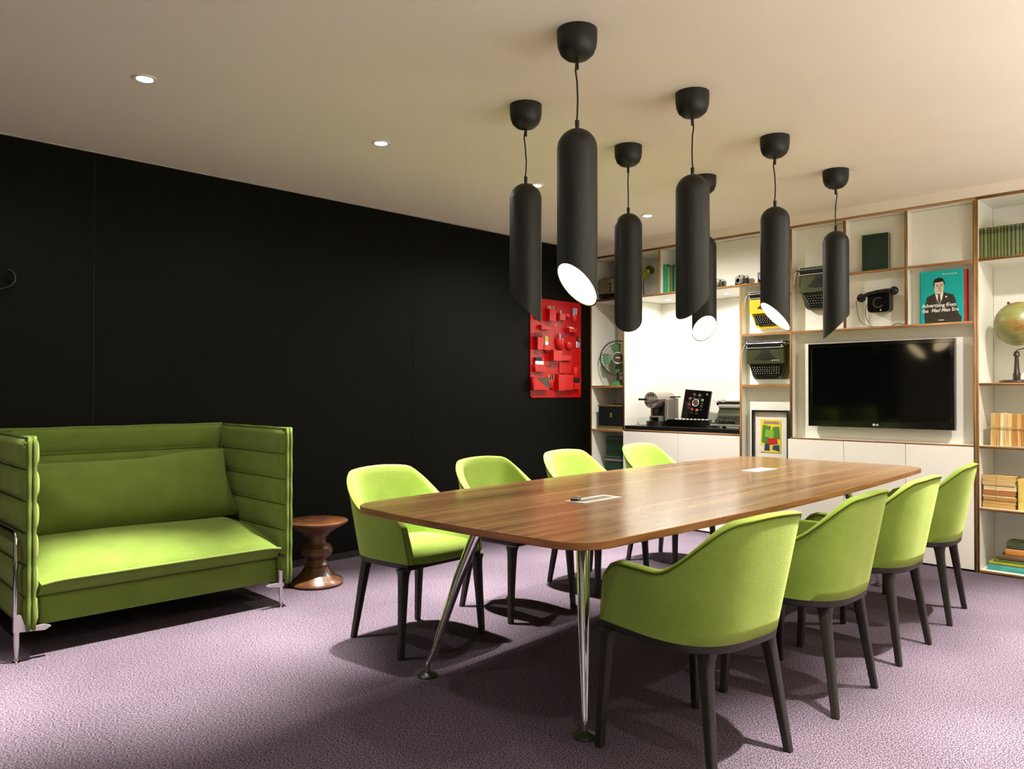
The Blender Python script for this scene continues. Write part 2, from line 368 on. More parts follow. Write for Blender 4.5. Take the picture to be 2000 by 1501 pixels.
# ---------------------------------------------------------------- joinery on the right-hand wall (front edges on x = 0)
T = 0.022
def board(kind, x1, y0, y1, z0, z1, par, at, x0=0.0):
    b = B(); F = b.box(x0, x1, y0, y1, z0, z1)
    b.bm.faces.ensure_lookup_table()
    F[4].material_index = 1                                     # the face towards the room shows the plywood edge
    part(kind, b, [M['white'], M['ply_y'] if kind == 'upright' else M['ply_z']], par, at=at)
WU = (0.0, -1.7, 0.0)
wu = thing('wall_shelving', 'built-in white wall shelving with brown plywood edges around the television and coffee niche', 'shelving', WU)
for y, z0, z1, d, x0 in ((-0.011, 0.0, 2.510, 0.40, 0), (-0.409, 0.864, 2.090, 0.62, 0), (-0.409, 0.0, 0.845, 0.62, 0.020), (-0.409, 2.112, 2.51, 0.40, 0), (-0.815, 2.112, 2.51, 0.40, 0), (-1.215, 2.112, 2.51, 0.40, 0),
                         (-1.622, 0.0, 2.090, 0.62, 0), (-2.060, 0.857, 2.510, 0.10, 0), (-2.060, 0.0, 0.843, 0.10, 0.020), (-2.486, 1.696, 2.51, 0.08, 0), (-2.922, 1.696, 2.51, 0.08, 0), (-3.354, 0.0, 2.510, 0.37, 0)):
    h = T/2 if y > -3.3 else 0.008
    board('upright', d, y-h, y+h, z0, z1, wu, WU, x0)
yU = lambda y, s: y+s*T/2
for y1, y0, zt, d in ((0.0, -3.362, 2.532, 0.40), (-0.022, -2.049, 2.112, 0.62), (-2.497, -2.911, 2.112, 0.08), (-2.933, -3.346, 2.112, 0.08),
                      (-1.633, -2.049, 1.696, 0.08), (-2.071, -3.346, 1.696, 0.10), (-0.022, -0.398, 1.276, 0.40), (-1.633, -2.049, 1.276, 0.08),
                      (-0.022, -0.398, 0.855, 0.40), (-0.022, -0.398, 0.438, 0.40), (-0.022, -0.398, 0.022, 0.40), (-1.633, -2.049, 0.022, 0.08)):
    if zt == 1.696 and y1 == -2.071: pass
    board('shelf', d, y0, y1, zt-0.020, zt, wu, WU)
b = B(); b.box(0.0, 0.62, -1.611, -0.420, 0.846, 0.862); [setattr(f, 'material_index', 1) for f in b.bm.faces if f.calc_center_median().x < 0.001]
part('shelf', b, [M['white'], M['ply_z']], wu, at=WU)
board('shelf', 0.10, -3.346, -2.071, 0.844, 0.856, wu, WU)
for x, y0, y1, z0, z1 in ((0.40, -0.398, -0.022, 0.022, 2.09), (0.40, -1.215, -0.022, 2.112, 2.51), (0.085, -2.049, -1.226, 2.112, 2.51), (0.614, -1.611, -0.420, 0.862, 2.09),
                          (0.08, -2.049, -1.633, 0.022, 2.09), (0.08, -2.475, -2.071, 1.696, 2.51), (0.078, -2.911, -2.497, 1.696, 2.51), (0.078, -3.346, -2.933, 1.696, 2.51), (0.078, -3.346, -2.071, 0.856, 1.676)):
    b = B(); b.box(x, x+0.008, y0, y1, z0, z1); part('back_panel', b, M['white'], wu, at=WU)
# base cupboards
def cupboard(label, y1, y0, edges, ztop, xback):
    at = (0.0, (y0+y1)/2, 0.0); t = thing('base_cupboard', label, 'cupboard', at)
    b = B(); b.box(0.019, xback, y0+0.012, y1-0.012, 0.013, ztop-0.002); part('carcass', b, M['white'], t, at=at)
    b = B(); b.box(0.03, xback, y0+0.013, y1-0.013, 0.0, 0.012); part('plinth', b, M['skirt'], t, 'black recessed plinth', at=at)
    for a, c in zip(edges, edges[1:]):
        b = B(); b.box(0.0, 0.018, c+0.0018, a-0.0018, 0.013, ztop, bev=0.0012, seg=1); part('door', b, M['door'], t, at=at)
cupboard('white handleless two-door base cupboard under the coffee worktop', -0.400, -1.611, (-0.400, -1.006, -1.611), 0.844, 0.60)
cupboard('white handleless three-door base cupboard below the television', -2.030, -3.346, (-2.030, -2.472, -2.911, -3.346), 0.842, 0.075)
b = B(); b.box(0.0, 0.612, -1.610, -0.421, 0.863, 0.899, bev=0.002, seg=1)
single('worktop', b, M['worktop'], 'black slab worktop in the white coffee niche', 'worktop')
# separate tall bookcase at the right
BC = (0.0, -3.78, 0.0)
bc = thing('tall_bookcase', 'tall deep white bookcase with plywood edges holding the globe and old books', 'bookcase', BC)
for y in (-3.371, -4.20): board('upright', 0.368, y-0.008, y+0.008, 0.0, 2.510, bc, BC)
board('shelf', 0.368, -4.208, -3.363, 2.511, 2.532, bc, BC)
for zt in (0.022, 0.438, 0.855, 1.276, 2.112): board('shelf', 0.368, -4.191, -3.380, zt-0.018, zt, bc, BC)
b = B(); b.box(0.360, 0.368, -4.19, -3.381, 0.022, 2.51); part('back_panel', b, M['white'], bc, at=BC)

# ---------------------------------------------------------------- lamps
def area_spot(name, loc, watts, size, blend, radius, color, parent=None):
    l = bpy.data.lights.new(name, 'SPOT'); l.energy = watts; l.spot_size = math.radians(size); l.spot_blend = blend
    l.shadow_soft_size = radius; l.color = color
    o = bpy.data.objects.new(name, l); COL.objects.link(o); o.location = loc; o.parent = parent
    return o
DWARM = (1.0, 0.95, 0.87)
dl_lab = {(-4.656, -1.30): 'recessed ceiling downlight above the green sofa', (-3.394, -1.30): 'recessed ceiling downlight above the turned wooden stool',
          (-2.136, -1.30): 'recessed ceiling downlight seen just right of the pendant nearest the black wall', (-0.87, -1.30): 'recessed ceiling downlight closest to the shelving wall'}
DL2 = ['recessed ceiling downlight behind the nearest right-hand chair', 'recessed ceiling downlight behind the second right-hand chair', 'recessed ceiling downlight behind the third right-hand chair', 'recessed ceiling downlight in front of the tall bookcase', 'recessed ceiling downlight left of the sofa']
for i, (x, y) in enumerate([(-4.656, -1.30), (-3.394, -1.30), (-2.136, -1.30), (-0.87, -1.30), (-4.656, -4.28), (-3.394, -4.28), (-2.136, -4.28), (-0.87, -4.28), (-5.918, -1.30)]):
    t = thing('ceiling_downlight', dl_lab.get((x, y), DL2[i-4] if i > 3 else ''), 'ceiling light', (x, y, CEIL-0.004), group='recessed downlights in the ceiling')
    b = B(); b.lathe([(0.034, 0.004), (0.034, -0.001), (0.037, -0.003), (0.048, -0.0025), (0.050, 0.0), (0.050, 0.004)], 28, cap=False); part('trim_ring', b, M['ring'], t)
    b = B(); b.cyl(0.034, 0.0008, 0.0035, 28); part('lens', b, M['down_light'], t, 'lit lens')
    area_spot('downlight_beam', (0, 0, -0.006), DOWN_W, 48, 1.0, 0.03, DWARM, t)
    area_spot('downlight_spill', (0, 0, -0.007), WASH_W if x > -1 else SPILL_W, 165, 1.0, 0.03, DWARM, t)
for x, y, lab in ((0.30, -0.703, 'small recessed light over the coffee machine in the niche'), (0.285, -1.33, 'small recessed light over the typewriter in the niche')):
    t = thing('niche_downlight', lab, 'ceiling light', (x, y, 2.092-0.004))
    b = B(); b.lathe([(0.024, 0.004), (0.024, 0.0), (0.034, 0.0), (0.034, 0.004)], 24, cap=False); part('trim_ring', b, M['ring'], t)
    b = B(); b.cyl(0.024, 0.001, 0.0035, 24); part('lens', b, M['down_light'], t, 'lit lens')
    area_spot('niche_beam', (0, 0, -0.006), NICHE_W, 172, 0.5, 0.025, (1.0, 0.96, 0.93), t)
t = thing('added_uplighter', 'added unseen black trough light brightening the ceiling from behind the right-hand chairs', 'added lamp', (-2.9, -6.6, 1.20))  # unseen lamp added to lift the ceiling brightness
b = B(); b.box(-2.8, 2.8, 0.0, 0.012, -0.09, 0.03); b.box(-2.8, 2.8, 0.012, 0.20, -0.09, -0.08); b.box(-2.8, 2.8, 0.19, 0.20, -0.08, -0.01)
for x in (-2.8, 2.79): b.box(x, x+0.01, 0.012, 0.19, -0.08, -0.01)
part('trough', b, M['pend'], t)
b = B(); b.at((0, 0.10, -0.05), (math.radians(-40), 0, 0)).box(-2.75, 2.75, -0.05, 0.05, -0.012, 0.0); part('fill_strip', b, M['ring'], t)
l = bpy.data.lights.new('added_ceiling_fill', 'AREA'); l.shape = 'RECTANGLE'; l.size = 5.5; l.size_y = 0.10; l.energy = UP_W; l.color = (1.0, 0.95, 0.88)  # added fill light, tilted up at the ceiling
o = bpy.data.objects.new('added_ceiling_fill', l); COL.objects.link(o); o.parent = t; o.location = (0, 0.10, -0.048); o.rotation_euler = (PI-math.radians(40), 0, 0)
# seven black tube pendants, each with its slanted opening turned its own way
PEND = [(-3.639, -2.945, 175, 'nearest black tube pendant, over the front of the table, its lit opening turned left'),
        (-2.782, -2.915, 351, 'black tube pendant second in the right-hand row, its opening turned to the shelves'),
        (-3.222, -2.261, 120, 'leftmost black tube pendant, its pointed tip in front of the red organiser'),
        (-2.361, -2.231, 37, 'black tube pendant hanging in front of the fan shelf, its round tip hiding its opening'),
        (-1.515, -2.202, 233, 'black tube pendant half hidden behind another, its lit round opening showing'),
        (-1.922, -2.890, 142, 'black tube pendant in front of the yellow typewriter with a narrow lit opening'),
        (-1.051, -2.858, 305, 'farthest right black tube pendant, its pointed tip before the television')]
R_, ZT, ZTIP = 0.0775, 2.222, 1.545
for x, y, az, lab in PEND:
    t = thing('tube_pendant', lab, 'pendant lamp', (x, y, CEIL), math.radians(az), group='black tube pendants over the table')
    b = B(); b.lathe([(0.002, -0.116), (0.02, -0.1155), (0.045, -0.107), (0.064, -0.09), (0.074, -0.066), (0.0775, -0.04), (0.0775, 0.0)], 32); part('ceiling_canopy', b, M['pend'], t)
    b = B(); b.cyl(0.007, -0.150, -0.112, 12); b.tube([(0.006, 0, -0.13), (0.008, 0, -0.16), (0.002, 0.002, -0.20), (-0.003, 0, -0.27), (-0.001, 0, -0.33), (0.004, 0, -0.352), (0.0, 0, -0.372)], 0.0035, 8)
    part('cord', b, M['cord'], t)
    b = B(); b.cyl(0.0075, ZT-CEIL-0.004, ZT-CEIL+0.032, 12, 0.009); part('cord_grip', b, M['pend'], t)
    # tube: hemispherical top, 45 degree cut at the bottom; the low tip lies opposite the opening (local -x)
    n = 40; top = ZT-CEIL; tip = ZTIP-CEIL
    def ring(r, z): return [(r*math.cos(2*PI*i/n), r*math.sin(2*PI*i/n), z) for i in range(n)]
    def cut(r, dz=0.0): return [(r*math.cos(2*PI*i/n), r*math.sin(2*PI*i/n), tip+(R_+r*math.cos(2*PI*i/n))+dz) for i in range(n)]
    outer = [ring(0.004, top)] + [ring(R_*math.sin(a), top-R_+R_*math.cos(a)) for a in [PI/2*k/8 for k in range(1, 9)]] + [ring(R_, top-0.3)]
    b = B(); b.keep = True; b.loft(outer+[cut(R_)], cap1=False); b.mi = 0
    b.loft([cut(R_), cut(R_-0.004)], cap0=False, cap1=False); b.mi = 1; b.loft([cut(R_-0.004), cut(R_-0.004, 0.25)], cap0=False)
    bmesh.ops.remove_doubles(b.bm, verts=b.bm.verts, dist=1e-5)
    part('tube_shade', b, [M['pend'], M['pend_inside']], t)
    b = B(); b.loft([cut(R_-0.0045, 0.004), cut(R_-0.0045, 0.008)]); part('diffuser', b, M['pend_light'], t, 'lit opening')
# ---------------------------------------------------------------- conference table
TC = (-2.325, -2.643, 0.0); TROT = math.radians(1.8)
tb = thing('conference_table', 'long boat-shaped walnut conference table on splayed chrome legs', 'table', TC, TROT)
def table_outline(inset=0.0):
    A, Wc, We, r = 1.778-inset, 0.690-inset, 0.628-inset, 0.15
    pts = []
    n = 24
    side = [(-A+r+(2*A-2*r)*i/n) for i in range(n+1)]
    wy = lambda x: We+(Wc-We)*(1-(x/A)**2)
    # right end, bowed a little, then corners rounded
    def corner(sx, sy):
        cx, cy = sx*(A-0.02-r), sy*(wy(A-r)-r); o = []
        for i in range(1, 8):
            a = (PI/2)*i/8; o.append((cx+sx*r*math.cos(a), cy+sy*r*math.sin(a)))
        return o
    end = [(-0.47+0.94*i/6) for i in range(7)]
    pts += [(A-0.02*(abs(y)/0.47)**2, y) for y in end] + corner(1, 1)
    pts += [(x, wy(x)) for x in reversed(side)] + corner(-1, 1)[::-1]
    pts += [(-A+0.02*(abs(y)/0.47)**2, y) for y in reversed(end)] + corner(-1, -1)
    pts += [(x, -wy(x)) for x in side] + corner(1, -1)[::-1]
    return pts
b = B(); O = table_outline(); I = table_outline(0.0025)
b.loft([[(x, y, 0.709) for x, y in I], [(x, y, 0.711) for x, y in O], [(x, y, 0.735) for x, y in O], [(x, y, 0.737) for x, y in I]])
for f in b.bm.faces:
    if f.calc_center_median().z < 0.7355: f.material_index = 1
part('table_top', b, [M['walnut'], M['walnut_edge']], tb, ang=30)
for sx in (-1, 1):
    for sy in (-1, 1):
        fx, fy = sx*1.485, sy*0.425; tx, ty = fx-sx*0.185, fy-sy*0.155
        b = B(); b.tube([(fx, fy, 0.012), (fx, fy, 0.045), (fx-sx*0.005, fy-sy*0.004, 0.060), (fx-sx*0.02, fy-sy*0.017, 0.10), (fx-sx*0.10, fy-sy*0.084, 0.41), (tx, ty, 0.69), (tx-sx*0.003, ty-sy*0.003, 0.7085)],
                        0.02, 20, radii=[0.0095, 0.010, 0.0115, 0.0135, 0.0225, 0.0275, 0.028])
        lg = part('leg', b, M['chrome'], tb, ang=60)
        b = B(); b.at((fx, fy, 0)).lathe([(0.044, 0.0), (0.045, 0.004), (0.038, 0.010), (0.018, 0.016), (0.010, 0.022)], 28); part('foot_glide', b, M['foot'], lg, 'dark round glide')
for sy in (-1, 1):
    b = B(); b.box(-1.32, 1.32, sy*0.265-0.02, sy*0.265+0.02, 0.672, 0.7085); part('support_rail', b, M['black'], tb)
for sx in (-1, 1):
    b = B(); b.box(sx*1.30-0.03, sx*1.30+0.03, -0.285, 0.285, 0.690, 0.7084); part('cross_rail', b, M['black'], tb)
def tray(cx, cy, hx, hy, rot, open_):
    b = B(); b.at((cx, cy, 0.737), (0, 0, rot))
    if open_:
        for q in ((-hx, hx, -hy, -hy+0.022), (-hx, hx, hy-0.022, hy), (-hx, -hx+0.022, -hy+0.022, hy-0.022), (hx-0.03, hx, -hy+0.022, hy-0.022)): b.box(*q, 0.0002, 0.0035, bev=0.001, seg=1)
    else: b.box(-hx, hx, -hy, hy, 0.0002, 0.0035, bev=0.001, seg=1)
    p = part('cable_tray', b, M['ring'], tb, 'white open cable tray frame' if open_ else 'white closed cable tray lid')
    if open_:
        b = B(); b.at((cx, cy, 0.737), (0, 0, rot)).box(-hx+0.022, hx-0.03, -hy+0.022, hy-0.022, 0.0002, 0.0010); part('tray_slot', b, M['grey'], p, 'dark cable slot')
cx, cy = (-3.2315-TC[0]), (-2.664-TC[1])
tray(cx, cy, 0.137, 0.052, -TROT+math.radians(2), True)
tray(-1.5065-TC[0], -2.602-TC[1], 0.137, 0.055, -TROT+math.radians(2), False)
t = thing('remote_control', 'small black remote control lying in the open white cable tray of the table', 'remote', (-3.322, -2.666, 0.7407), math.radians(30))
b = B(); b.box(-0.042, 0.042, -0.017, 0.017, 0, 0.011, bev=0.004); part('casing', b, M['black'], t)
b = B(); b.box(0.012, 0.036, -0.012, 0.012, 0.0108, 0.0122, bev=0.0005, seg=1); part('button_pad', b, M['silver'], t, 'silver button pad')

# ---------------------------------------------------------------- upholstered shell chairs
def shell_plan(z, n=46):
    f = (z-0.425)/0.40
    a = 0.256+0.037*f; yb = -0.236-0.075*f; yf = 0.222-0.080*f; bd = 0.25; yc = yb+bd; e = 2/2.9
    pts = []
    for i in range(161):
        ph = -PI/2+PI*i/160
        s, c = math.sin(ph), max(0.0, math.cos(ph))
        pts.append((a*math.copysign(abs(s)**e, s), yc-bd*c**e))
    w = 0.02
    L = [(-a+w*(1-q/12), yf+(yc-yf)*q/12) for q in range(12)]
    P = L+pts+[(-x, y) for x, y in L[::-1]]
    d = [0.0]
    for p, q in zip(P, P[1:]): d.append(d[-1]+math.hypot(q[0]-p[0], q[1]-p[1]))
    out = []; k = 0
    for i in range(n+1):
        t = d[-1]*i/n
        while k < len(d)-2 and d[k+1] < t: k += 1
        u = (t-d[k])/max(1e-9, d[k+1]-d[k])
        out.append((P[k][0]+(P[k+1][0]-P[k][0])*u, P[k][1]+(P[k+1][1]-P[k][1])*u))
    return out
NS = 46
def rim_z(s):
    s = abs(s); st = lambda x: x*x*(3-2*x)
    if s < 0.25: return 0.832-0.010*(s/0.25)**2
    if s < 0.65: return 0.822-(0.822-0.648)*st((s-0.25)/0.40)
    if s < 0.90: return 0.648
    return 0.648-0.045*((s-0.90)/0.10)**2.5
PL = {round(z, 3): shell_plan(z) for z in [0.415+0.005*i for i in range(88)]}
def plan_at(i, z):
    k = int((z-0.415)/0.005); a = PL[round(0.415+0.005*k, 3)][i]; c = PL[round(0.415+0.005*(k+1), 3)][i]; u = (z-0.415)/0.005-k
    return (a[0]+(c[0]-a[0])*u, a[1]+(c[1]-a[1])*u)
def normal_at(i, z):
    a, c = plan_at(max(0, i-1), z), plan_at(min(NS, i+1), z); dx, dy = c[0]-a[0], c[1]-a[1]; l = math.hypot(dx, dy)
    return (dy/l, -dx/l)       # outward
def make_chair(label):
    t = thing('shell_chair', label, 'chair', group='lime green shell chairs around the conference table')
    b = B(); cols = []; rim = []
    def column(i, fwd, k):
        s = -1+2*i/NS; zt = rim_z(s); zo = []; zi = []
        ez = 0.010*(1-k)
        for v in (0.0, 0.10, 0.25, 0.42, 0.60, 0.78, 0.92, 1.0):
            z = 0.425+(zt-0.010-ez-0.425)*v; x, y = plan_at(i, z); nx, ny = normal_at(i, z)
            th = 0.036+0.010*(1-v); o0 = th*(1-k)/2; o1 = th-o0
            zo.append((x-nx*o0, y-ny*o0+fwd, z)); zi.append((x-nx*o1, y-ny*o1+fwd, z))
        x, y = plan_at(i, zt-0.010); nx, ny = normal_at(i, zt-0.010); mid = []
        for a in (30, 60, 90, 120, 150):
            q = 0.018-0.018*k*math.cos(math.radians(a)); mid.append((x-nx*q, y-ny*q+fwd, zt-0.010-ez+0.010*k**0.5*math.sin(math.radians(a))))
        return zo+mid+zi[::-1], (x+nx*0.0005, y+ny*0.0005+fwd, zt-0.007)
    ends = ((0.017, 0.35), (0.012, 0.75))
    cols = [column(0, f, k)[0] for f, k in ends]
    for i in range(NS+1):
        c_, r_ = column(i, 0.0, 1.0); cols.append(c_); rim.append(r_)
    cols += [column(NS, f, k)[0] for f, k in ends[::-1]]
    R = [[b.v(p) for p in c] for c in cols]; n = len(R[0])
    for a, c in zip(R, R[1:]):
        for k in range(n):
            j = (k+1) % n; b.f([a[k], a[j], c[j], c[k]])
    for C_ in (R[0], R[-1]): b.f(C_)
    part('shell', b, M['green'], t, ang=80)
    x0, y0, z0 = rim[0]; front = lambda i: [(plan_at(i, z_)[0], plan_at(i, z_)[1]+0.004, z_) for z_ in [0.427+(rim_z(1)-0.018-0.427)*q/6 for q in range(7)]]
    b = B(); b.tube(front(0)+rim+front(NS)[::-1], 0.0042, 6); part('piping', b, M['green_pipe'], t, ang=80)
    off = [(p[0], p[1], p[2]-0.0075) for p in rim]
    b = B(); b.tube(off, 0.0015, 5); part('seam', b, M['seam'], t, 'dark seam under the piping', ang=80)
    # seat cushion
    def ring(z, sc, n=40):
        o = []
        for i in range(n):
            a = 2*PI*i/n; c, s = math.cos(a), math.sin(a); e = 2/4.2
            y_ = 0.005+(0.262 if s > 0 else 0.205)*sc*math.copysign(abs(s)**e, s); q = min(1, max(0, (y_-0.165)/0.05)); q = q*q*(3-2*q)
            o.append(((0.234+0.024*q)*sc*math.copysign(abs(c)**e, c), y_, z+(0.012*(1-sc) if z > 0.47 else 0)))
        return o
    b = B(); b.loft([ring(0.420, 0.93), ring(0.428, 0.985), ring(0.444, 1.0), ring(0.462, 0.985), ring(0.474, 0.93), ring(0.480, 0.8), ring(0.482, 0.5), ring(0.482, 0.15)])
    part('seat_cushion', b, M['green'], t, ang=80)
    # dark base shell and legs
    def plate(z, k): return [(x*k, y*k+0.01*(1-k), z) for x, y in PL[0.425]]+[(0.12*k, 0.225*k, z), (-0.12*k, 0.225*k, z)]
    b = B(); b.loft([plate(0.394, 0.93), plate(0.402, 0.985), plate(0.4245, 0.998)]); part('base_frame', b, M['leg'], t, ang=50)
    for sx in (-1, 1):
        for fy, fx, ty, tx in ((0.205, 0.262, 0.192, 0.236), (-0.222, 0.208, -0.165, 0.170)):
            b = B(); rings = []
            for z, wx, wy in ((0.0, 0.0125, 0.0125), (0.006, 0.0135, 0.0135), (0.20, 0.0165, 0.017), (0.335, 0.0195, 0.0205), (0.372, 0.021, 0.023), (0.390, 0.025, 0.027), (0.4005, 0.029, 0.031)):
                k = min(1, z/0.40); cx_ = sx*(fx+(tx-fx)*k); cy_ = fy+(ty-fy)*k
                if z > 0.36 and fy < 0: cx_ -= sx*(0.012*(z-0.36)/0.04)
                rings.append([(cx_+px, cy_+py, z) for px, py in rrect(-wx, wx, -wy, wy, min(wx, wy)*0.45, 2)])
            b.loft(rings); part('leg', b, M['leg'], t, ang=45)
    return t
chair0 = make_chair('lime green shell chair at the table corner, nearest the turned wooden stool')
def rear_mid(xm, ym, deg):
    a = math.radians(deg); d = 0.222
    return (xm-d*math.sin(a), ym+d*math.cos(a), deg)
spots = [rear_mid(-3.550, -1.585, 183.2),
         rear_mid(-2.805, -1.545, 182.5), rear_mid(-2.03, -1.508, 181.5), rear_mid(-1.155, -1.476, 181),
         rear_mid(-3.599, -3.649, -5.5), rear_mid(-2.808, -3.664, 2.0), rear_mid(-2.056, -3.634, 1.0), rear_mid(-1.239, -3.586, 6.0)]
clabs = [None, 'green shell chair behind the table, second from the sofa along the black wall', 'bright green shell chair beside the black wall below the red organiser',
         'green shell chair in front of the white cupboard under the coffee machine',
         'nearest lime green shell chair, seen from behind, beside the near chrome table leg', 'green shell chair seen from behind, second from the front in the right-hand row',
         'green shell chair seen from behind, third from the front in the right-hand row', 'green shell chair seen from behind, farthest of its row, beside the tall bookcase']
for (x, y, deg), lab in zip(spots, clabs):
    c = chair0 if lab is None else copy_tree(chair0)
    c.location = (x, y, 0); c.rotation_euler = (0, 0, math.radians(deg))
    if lab: c['label'] = lab

# ---------------------------------------------------------------- high-backed two-seat sofa
SA = (-4.358, -0.46, 0.0)
so = thing('alcove_sofa', 'green wool two-seat sofa with high quilted sides, standing against the black wall', 'sofa', SA)
def quilt(W, H, nseg, th, ex, ey, ez, org):
    """padded panel: W along ex, H along ey, thickness along ez, horizontal quilting"""
    NU, NV = 18, nseg*8; b = B()
    def P(u, v, side):
        q = (v*nseg) % 1.0; puff = (1-abs(2*q-1)**2.6)
        fu = 1-max(0, (abs(2*u-1)-0.90)/0.10)**2; fv = 1-max(0, (abs(2*v-1)-0.985)/0.015)**2
        t = 0.011+(th-0.011)*(0.28+0.72*puff**0.5)*max(0.0, fu)**0.5*max(0.0, fv)**0.5
        t += 0.0015*math.sin(u*23+v*9)*puff
        w = org+ex*(W*u)+ey*(H*v)+ez*(t*side)
        return w
    G = {s: [[b.v(P(i/NU, j/NV, s)) for i in range(NU+1)] for j in range(NV+1)] for s in (1, -1)}
    for s in (1, -1):
        for j in range(NV):
            for i in range(NU): b.f([G[s][j][i], G[s][j][i+1], G[s][j+1][i+1], G[s][j+1][i]])
    per = lambda g: [g[0][i] for i in range(NU)]+[g[j][NU] for j in range(NV)]+[g[NV][i] for i in range(NU, 0, -1)]+[g[j][0] for j in range(NV, 0, -1)]
    a, c = per(G[1]), per(G[-1])
    for i in range(len(a)): j = (i+1) % len(a); b.f([a[i], a[j], c[j], c[i]])
    return b
def piping(W, H, ex, ey, ez, org, off, r=0.0085, sag=0.0):
    pts = []
    for u, v in [(i/10, 0) for i in range(10)]+[(1, j/30) for j in range(30)]+[(1-i/10, 1) for i in range(10)]+[(0, 1-j/30) for j in range(30)]:
        bow = 0.004*math.sin(v*6*PI)**2 if u in (0, 1) else 0.003*math.sin(u*3*PI)**2
        pts.append(org+ex*(W*u)+ey*(H*v)+ez*off+(ex*(bow*(1 if u else -1)) if u in (0, 1) else ey*(-bow if v else bow)))
    b = B(); b.tube(pts, r, 7, closed=True); return b
X_, Y_, Z_ = Vector((1, 0, 0)), Vector((0, 1, 0)), Vector((0, 0, 1))
for xc, nm in ((-4.984, 'side_panel'), (-3.715, 'side_panel')):
    org = Vector((xc, -0.872, 0.142))
    part(nm, quilt(0.845, 0.862, 6, 0.040 if xc < -4.5 else 0.034, Y_, Z_, X_, org), M['sofa'], so, at=SA, ang=80)
    for o_ in (-0.011, 0.011): part('edge_piping', piping(0.845, 0.862, Y_, Z_, X_, org, o_), M['sofa_pipe'], so, at=SA, ang=80)
org = Vector((-4.95, -0.052, 0.142))
part('back_panel', quilt(1.205, 0.868, 6, 0.036, X_, Z_, Y_, org), M['sofa'], so, at=SA, ang=80)
for o_ in (-0.010, 0.010): part('edge_piping', piping(1.205, 0.868, X_, Z_, Y_, org, o_), M['sofa_pipe'], so, at=SA, ang=80)
def seams(W, H, nseg, th, ex, ey, ez, org):
    b = B()
    for k in range(1, nseg):
        for sd in (1, -1):
            off = 0.011+(th-0.011)*0.28+0.0005
            b.tube([org+ex*(W*u)+ey*(H*k/nseg)+ez*(sd*(off if 0.04 < u < 0.96 else 0.013)) for u in (0.0, 0.03, 0.06, 0.25, 0.5, 0.75, 0.94, 0.97, 1.0)], 0.0028, 5)
    return b
for xc, th in ((-4.984, 0.040), (-3.715, 0.034)):
    part('quilt_seam', seams(0.845, 0.862, 6, th, Y_, Z_, X_, Vector((xc, -0.872, 0.142))), M['quilt'], so, 'dark quilting seams', at=SA)
part('quilt_seam', seams(1.205, 0.868, 6, 0.036, X_, Z_, Y_, Vector((-4.95, -0.052, 0.142))), M['quilt'], so, 'dark quilting seams', at=SA)
# seat cushion: profile front to back, slightly crowned and dropping at its ends
prof = [(-0.10, 0.270), (-0.10, 0.44), (-0.22, 0.462), (-0.38, 0.468), (-0.54, 0.458), (-0.66, 0.438), (-0.75, 0.408), (-0.81, 0.374), (-0.842, 0.350), (-0.846, 0.338), (-0.840, 0.328), (-0.822, 0.295), (-0.795, 0.268)]
b = B(); rings = []; xa, xb = -4.940, -3.752; pipe = []
for i in range(25):
    u = i/24; e = abs(2*u-1); k = max(0, (e-0.80)/0.20)
    dz = -0.070*k**2.2
    rings.append([(xa+(xb-xa)*u, y, (z+dz*max(0, (z-0.30)/0.16)+0.006*math.sin(5*u)*(z > 0.4))) for y, z in prof])
    pipe.append((xa+(xb-xa)*u, -0.850, 0.339+dz*0.15))
b.loft(rings); part('seat_cushion', b, M['sofa'], so, at=SA, ang=60)
b = B(); b.tube(pipe, 0.008, 7); part('cushion_piping', b, M['sofa_pipe'], so, at=SA, ang=80)
b = B(); b.box(-4.938, -3.755, -0.810, -0.10, 0.138, 0.264, bev=0.012, seg=3); part('seat_base', b, M['sofa'], so, at=SA)
